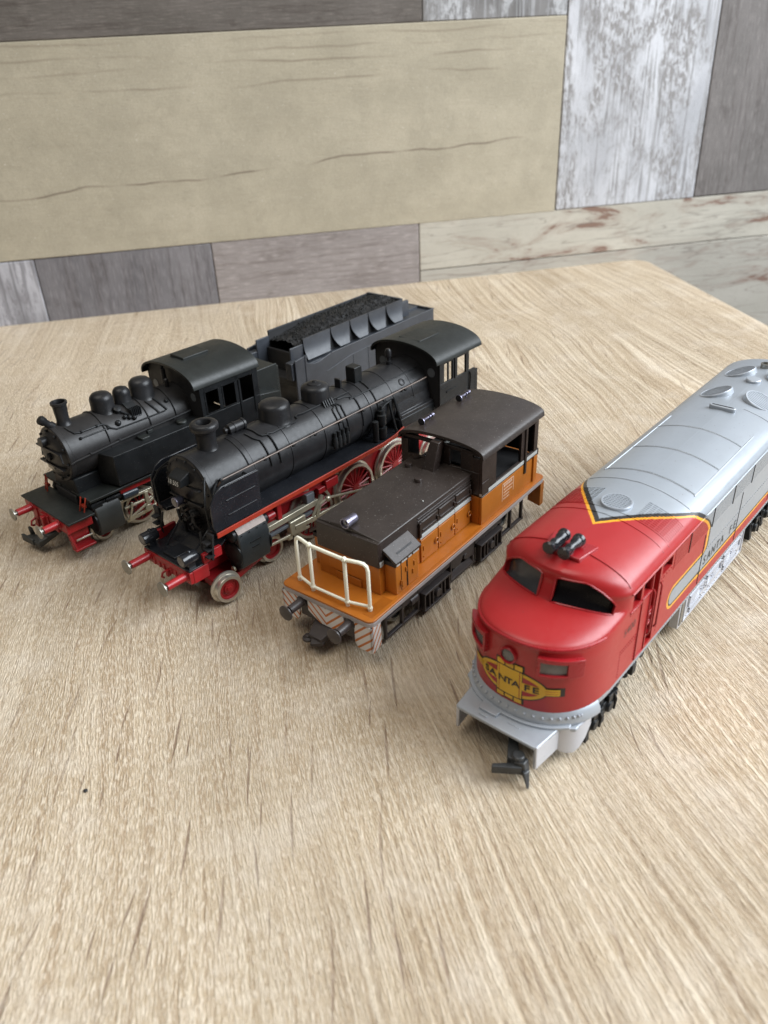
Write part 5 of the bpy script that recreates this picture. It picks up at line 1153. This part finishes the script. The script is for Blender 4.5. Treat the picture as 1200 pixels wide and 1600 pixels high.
b.ball(tb(32.5,52,TR), 1.2, 12, 8); b.ball(tb(54.5,44,TR), .9, 10, 6)
for x, a in ((18.4,42),(24.6,42),(17,54),(28,54)): b.ball(tb(x,a), .6)
for q in range(3): b.ball(tb(36+q*1.6, 46+q*4, TR+.5), .9, 8, 6)
b.lathe([(1.4,0),(1.4,1.4),(.8,1.6),(.05,1.7)], tb(35,26,TR+.2), (0,-.5,.8), 12)
b.build('boiler_pipe', M['black'], tx)
for s in (-1, 1):
    b = MB().tube([(9.4,s*9.2,33.8),(10.4,s*10.9,35.6),(12,s*11.2,36.2),(30,s*11.3,37.6),(62,s*11.4,38.4)], .36); 
    for x in (18, 30, 42, 54): b.ball((x,s*11.2,36.9 if x < 30 else 37.8), .6)
    b.build('handrail', M['boiler'], tx)
    # side tank: sloping front corner, riveted edges
    tp = [(20.8,9.0),(22.8,17.4),(63.4,17.4),(63.4,7.8),(20.8,7.8)]
    b = MB().prism([(x, s*y) for x, y in tp], 'z', 23.4, 35.5); tk = b.build('side_tank', M['black'], tx, bevel=.22)
    rv = MB(); rivets(rv, [(23.1+k*.8, s*17.4, 34.7) for k in range(49)]+[(23.1+k*.8, s*17.0, 35.5) for k in range(49)]+[(23.3, s*17.4, 24.4+k*.8) for k in range(13)]+[(38.2, s*17.4, 24.4+k*.8) for k in range(13)]+[(50.6, s*17.4, 24.4+k*.8) for k in range(13)], .17)
    rv.build('tank_rivets', M['black'], tk, kind='stuff')
    b = MB(); b.prism(rrect(37, 41, s*12.6-1.9, s*12.6+1.9, .8), 'z', 35.4, 36.4); b.lathe([(2.1,0),(2.1,1.0),(1.6,1.4),(.05,1.5)], (56,s*13,35.4), (0,0,1), 20); b.box(42, 44.5, s*9.4, s*11, 35.4, 36.8); b.build('tank_lid', M['roofblack'], tk, bevel=.2)
    # cylinders and motion
    b = MB(); cp = [(s*8.5,18.0),(s*13.8,18.0),(s*15.4,15.6),(s*15.6,8.6),(s*14.6,6.0),(s*12.6,5.0),(s*8.5,5.0)]; b.prism(cp, 'x', 12.4, 22.8); cy = b.build('cylinder', plastic('tank_cylinder', (.034,.036,.034), .45, var=.3), tx, bevel=.5, seg=3)
    b = MB().lathe([(4.4,0),(4.4,.6),(3.2,1.2),(.05,1.3)], (12.4,s*11.6,11.2), (-1,0,0), 24); b.lathe([(2.2,0),(2.2,1.6),(1.2,2.2),(.05,2.3)], (13.4,s*12.4,18.0), (-1,0,0), 16)
    b.lathe([(2.0,0),(2.0,3.0),(1.2,3.2),(1.2,4.8),(1.6,5.0),(1.6,12.5),(1.2,13.0),(.05,13.1)], (13.0,s*12.6,18.2), (1,0,-.04), 18); b.build('cylinder_cover', M['black'], cy, angle=35)
    MB().lathe([(1.75,0),(1.75,6.0),(1.3,6.6),(.05,6.7)], (24.6,s*13.6,17.2), (1,0,-.03), 18).build('valve_cylinder', plastic('blue_black', (.03,.04,.05), .3), tx, angle=35)
    b = MB().box(23, 37, s*12.4, s*14.0, 14.6, 15.7); b.box(24.5, 36.5, s*12.8, s*13.8, 11.2, 12.0); b.box(33.5, 35.0, s*12.6, s*14.2, 7, 15); b.build('slide_bar', M['rod'], tx, bevel=.15)
    b = MB(); b.hexa([(24.5,s*12.6,5.2),(50,s*12.6,7.0),(50,s*13.4,7.0),(24.5,s*13.4,5.2),(24.5,s*12.6,6.6),(50,s*12.6,8.8),(50,s*13.4,8.8),(24.5,s*13.4,6.6)])
    b.hexa([(25,s*13.4,6.2),(37,s*13.4,10.4),(37,s*14.0,10.4),(25,s*14.0,6.2),(25,s*13.4,7.2),(37,s*13.4,11.4),(37,s*14.0,11.4),(25,s*14.0,7.2)])
    b.tube([(25.4,s*13.8,6.4),(27.0,s*14,10.5),(27.6,s*14,13.2)], .5); b.cyl((34,s*12.2,8.0),(34,s*14.4,8.0),1.4,None,16); b.build('coupling_rod', M['rod'], tx, bevel=.15)
    b = MB().box(24, 62, s*11.6, s*14.6, 18.6, 21.6); b.build('frame_side', M['red'], tx, bevel=.25)
    for x in (33.0, 50.0, 67.0): helper_wheel(tx, x, s*10.4, 7.0, 2.4, spokes=14, side=s, hubr=1.6, name='driving_wheel')
    helper_wheel(tx, 16.5, s*10.0, 3.9, 2.2, side=s, name='leading_wheel'); helper_wheel(tx, 86, s*10.0, 4.6, 2.2, side=s, name='trailing_wheel')
MB().box(10, 104, -7.4, 7.4, 7, 21.5).build('main_frame', M['dark'], tx, bevel=.3)
# cab
for s in (-1, 1):
    b = MB(); y0, y1 = s*16.6, s*17.3
    b.box(63.4, 92.4, y0, y1, 23.4, 36.4); b.box(63.4, 65.4, y0, y1, 36.4, 48.6); b.box(72.4, 73.8, y0, y1, 36.4, 48.6); b.box(80.6, 82.2, y0, y1, 36.4, 48.6); b.box(89.6, 92.4, y0, y1, 36.4, 48.6)
    b.box(65.4, 89.6, y0, y1, 46.2, 48.6); b.build('cab_side', M['black'], tx, bevel=.18)
    b = MB(); 
    for x0, x1 in ((65.4,72.4),(73.8,80.6)):
        for a_ in ((x0,x0+.5,36.8,46.2),(x1-.5,x1,36.8,46.2),(x0,x1,36.6,37.1),(x0,x1,45.8,46.3)): b.box(a_[0], a_[1], s*17.25, s*17.5, a_[2], a_[3])
    b.box(82.0,82.8,s*17.2,s*17.7,30,46); b.box(89.2,90.0,s*17.2,s*17.7,30,46)
    b.build('window_frame', M['black'], tx)
    b = MB(); rivets(b, [(63.6+k*.95, s*17.35, 47.9) for k in range(31)], .17); b.build('cab_rivets', M['black'], tx, kind='stuff')
    b = MB().box(92.4, 106, s*12.6, s*13.4, 24, 44.8); b.hexa([(92.4,s*13.3,24),(104,s*13.3,24),(104,s*17,24),(92.4,s*17.2,24),(92.4,s*13.3,36),(104,s*13.3,34),(104,s*16.4,34),(92.4,s*17.0,36)])
    b.build('bunker_side', M['roofblack'], tx, bevel=.25)
MB().box(92.4, 107.2, -12.8, 12.8, 24, 43.6).build('coal_bunker', M['roofblack'], tx, bevel=.3)
b = MB(); outer = [(-17,23.4)]+[(17*math.cos(R(a)), 48.2+6.2*math.sin(R(a))) for a in range(180,-1,-10)]+[(17,23.4)]
inner = []
for y, z in outer:
    a = math.atan2(z-TZ, y); inner.append((10.2*math.cos(a), TZ+10.2*math.sin(a)))
b.grid([[(63.5,y,z) for y, z in outer],[(63.5,y,z) for y, z in inner],[(64.2,y,z) for y, z in inner],[(64.2,y,z) for y, z in outer]]); b.build('cab_front', M['dark'], tx, angle=30)
for s in (-1, 1):
    b = MB().lathe([(1.7,0),(1.7,.1),(.05,.12)], (63.45,s*12.7,43.6), (-1,0,0), 18); b.build('cab_front_window', M['grey'], tx)
b = MB(); b.cyl((61.5,2.6,47),(61.5,2.6,52.6),1.1,.9,12); b.lathe([(.9,0),(.9,3),(.4,3.4)], (59.8,-1.2,46.6), (0,0,1), 12); b.ball((61.6,3.0,53.0), .7); b.build('safety_valve', M['boiler'], tx)
out2 = [(17.8*math.cos(R(a)), 48.2+7.2*max(math.sin(R(a)),0)**.85) for a in range(180,-1,-6)]
in2 = [(17.1*math.cos(R(a)), 47.9+6.7*max(math.sin(R(a)),0)**.85) for a in range(180,-1,-6)]
b = MB(); b.grid([[(x,y,z) for y, z in out2]+[(x,y,z) for y, z in in2[::-1]] for x in (60.8, 93.2)], close=True); L_ = len(out2)
for e_ in (0, 1):
    for k in range(L_-1): b.f.append((e_*2*L_+k, e_*2*L_+k+1, e_*2*L_+2*L_-2-k, e_*2*L_+2*L_-1-k)); b.mi.append(0)
b.build('cab_roof', M['roofblack'], tx, bevel=.1, angle=40)
MB().hexa([(67.6,-3.2,54.2),(80.2,-3.2,54.2),(80.2,5.6,54.2),(67.6,5.6,54.2),(68,-3.2,56.2),(80.2,-3.2,56.2),(80.2,5.6,56.2),(68,5.6,56.2)]).build('roof_vent', M['roofblack'], tx, bevel=.25)
MB().box(64, 92, -16.4, 16.4, 22.4, 24).build('cab_floor', M['dark'], tx)
MB().box(64, 67, -9, 9, 24, 44).build('backhead', M['dark'], tx)
# big loop coupler
b = MB(); b.hexa([(-1.5,-.6,6.2),(10,-2.6,7.6),(10,1.4,7.6),(-1.5,3.6,6.2),(-1.5,-.6,7.4),(10,-2.6,8.8),(10,1.4,8.8),(-1.5,3.6,7.4)])
b.hexa([(-5.8,11.4,2.6),(-4.6,1.2,2.6),(-.2,1.6,3.4),(-2.4,10.0,3.4),(-5.8,11.4,4.6),(-4.6,1.2,4.6),(-.2,1.6,5.0),(-2.4,10.0,5.0)])
b.hexa([(-6.2,11.6,2.9),(-5.4,4.4,2.9),(-4.4,4.6,2.9),(-5.2,11.0,2.9),(-6.2,11.6,6.0),(-5.4,4.4,5.4),(-4.4,4.6,5.4),(-5.2,11.0,6.0)])
b.hexa([(-3.4,10.4,4.6),(-2.2,10.2,4.6),(-1.8,8.8,4.6),(-3.0,9.0,4.6),(-3.6,10.2,8.4),(-2.6,10.0,8.4),(-2.2,9.0,7.6),(-3.2,9.2,7.6)])
b.hexa([(-4.6,1.0,2.8),(3,-.8,6.0),(3,2.4,6.0),(-3.6,3.6,2.8),(-4.6,1.0,5.2),(3,-.8,7.6),(3,2.4,7.6),(-3.6,3.6,6.4)])
b.build('loop_coupler', plastic('coupler_grey', (.035,.037,.035), .5, var=.3), tx, bevel=.3)

# ================================================================== tender
tn = thing('locomotive_tender', 'black model tender heaped with coal, uncoupled and parked at the back beyond the steam engines', 'model train', (-38.017, 360.849, 0), 0.859)
M['tender'] = plastic('tender_black_window_tint', (.032,.036,.044), .42, var=.2, dust=.05)  # black lifted towards blue: the window's reflection is put into the base colour
for s in (-1, 1):
    b = MB(); y0, y1 = s*15.1, s*15.9
    b.prism([(-15.5,12),(-15.5,39.2),(-9,39.8),(-8.8,36.4),(-3,34.6),(0,34.8),(8,36.2),(88,36.3),(88,12)], 'y', y0, y1)
    ts = b.build('tender_side', M['tender'], tn, bevel=.2)
    b = MB()
    for x in (23, 34, 45, 55.5, 66, 76.5): b.box(x-.15, x+.15, s*15.9, s*16.05, 14, 31.2)
    b.tube([(4,s*15.95,28.4),(12,s*15.95,29.6),(20,s*15.95,31.0),(34,s*15.95,31.6),(87.5,s*15.95,31.6)], .22); b.tube([(8,s*15.9,36.2),(88,s*15.9,36.2)], .3)
    b.box(-9.4, -8.4, s*14.8, s*16.2, 26, 39.9); b.build('side_seam', M['tender'], ts)
    # coal bunker wall: panels curving down to the tank top between dark gussets
    xs = [-5.5, 13, 26.6, 40.2, 53.8, 67.4]
    for i_ in range(len(xs)-1):
        x0, x1 = xs[i_]+.25, xs[i_+1]-.25; rows = []
        for k in range(7):
            t = k/6; z = 45.6-(45.6-36.4)*t; y = 11.6+2.6*t**2.6; ins = .0 if i_ == 0 else 3.3*t**2.1
            insr = 3.3*t**2.1
            rows.append([(x0+ins,s*y,z),(x1-insr,s*y,z)])
        b = MB(); b.grid(rows); b.grid([[(p[0],p[1]-s*.7,p[2]) for p in r_] for r_ in rows]); 
        b.add([rows[0][0],rows[0][1],(x1,s*10.9,45.6),(x0,s*10.9,45.6)],[(0,1,2,3)]); b.build('bunker_panel', M['tender'], tn, angle=50)
    b = MB(); b.box(-5.4, 67.2, s*10.6, s*11.0, 34.4, 45.2); b.build('bunker_backing', M['dark'], tn)
    for q_ in ((66.9, 72.2, 9.8, 11.6, 36, 44.0),(-13.5, -5.4, 10.6, 11.4, 30, 43.4),(-17, -11.5, 11, 14.8, 30.0, 38.0)): MB().box(q_[0], q_[1], s*q_[2], s*q_[3], q_[4], q_[5]).build('bunker_step', M['tender'], tn, bevel=.25)
MB().box(-6, 87.5, -15.1, 15.1, 12, 35.2).build('water_tank', M['tender'], tn, bevel=.2)
MB().box(66, 67.6, -11.4, 11.4, 35, 46).build('bunker_end', M['tender'], tn, bevel=.15)
b = MB(); b.box(87.2, 88, -15.8, 15.8, 12, 36.4); b.box(72, 87, -6, 6, 35, 36.2); b.build('tender_end', M['tender'], tn, bevel=.15)
b = MB(); b.box(-14, -6, -14.8, 14.8, 26, 29); b.box(-7.4, -6.2, -10.6, 10.6, 29, 38.5); b.build('tender_front', M['dark'], tn, bevel=.2)
random.seed(3)
rows = []
for i_ in range(60):
    x = -5+i_*71/59; rows.append([(x, -10.8+j*21.6/20, 41.0+3.6*min(1,(x+5)/30)+1.6*math.exp(-((j-10)/6)**2)+random.uniform(-.5,.5)) for j in range(21)])
coal = MB().grid(rows); coal.build('coal_bed', M['dark'], tn)
b = MB()
for k in range(1500):
    x = random.uniform(-4.5, 66); y = random.uniform(-10.4, 10.4); z = 41.1+3.6*min(1,(x+5)/30)+1.6*math.exp(-((y/1.08)/6)**2); r_ = random.uniform(.3, .6)
    q = [Vector((random.uniform(-1,1),random.uniform(-1,1),random.uniform(-1,1))).normalized()*r_ for _ in range(4)]
    b.add([tuple(Vector((x,y,z+.2))+v_) for v_ in [Vector((r_,0,-.2)),Vector((-r_*.6,r_*.8,-.1)),Vector((-r_*.5,-r_*.8,0)),q[0]+Vector((0,0,r_*.8))]], [(0,1,3),(1,2,3),(2,0,3),(0,2,1)])
b.build('coal', plastic('coal_black', (.020,.021,.021), .5, var=.4, bump=0), tn, kind='stuff')
for s in (-1, 1):
    for x in (8, 28, 54, 74): helper_wheel(tn, x, s*10.2, 5.0, 2.4, side=s, name='tender_wheel')
    b = MB().box(2, 34, s*12.2, s*13.6, 4.2, 11.6); b.box(48, 80, s*12.2, s*13.6, 4.2, 11.6); b.build('tender_truck', M['black'], tn, bevel=.2)
MB().box(-12, 86, -9, 9, 9.5, 12).build('tender_frame', M['dark'], tn)
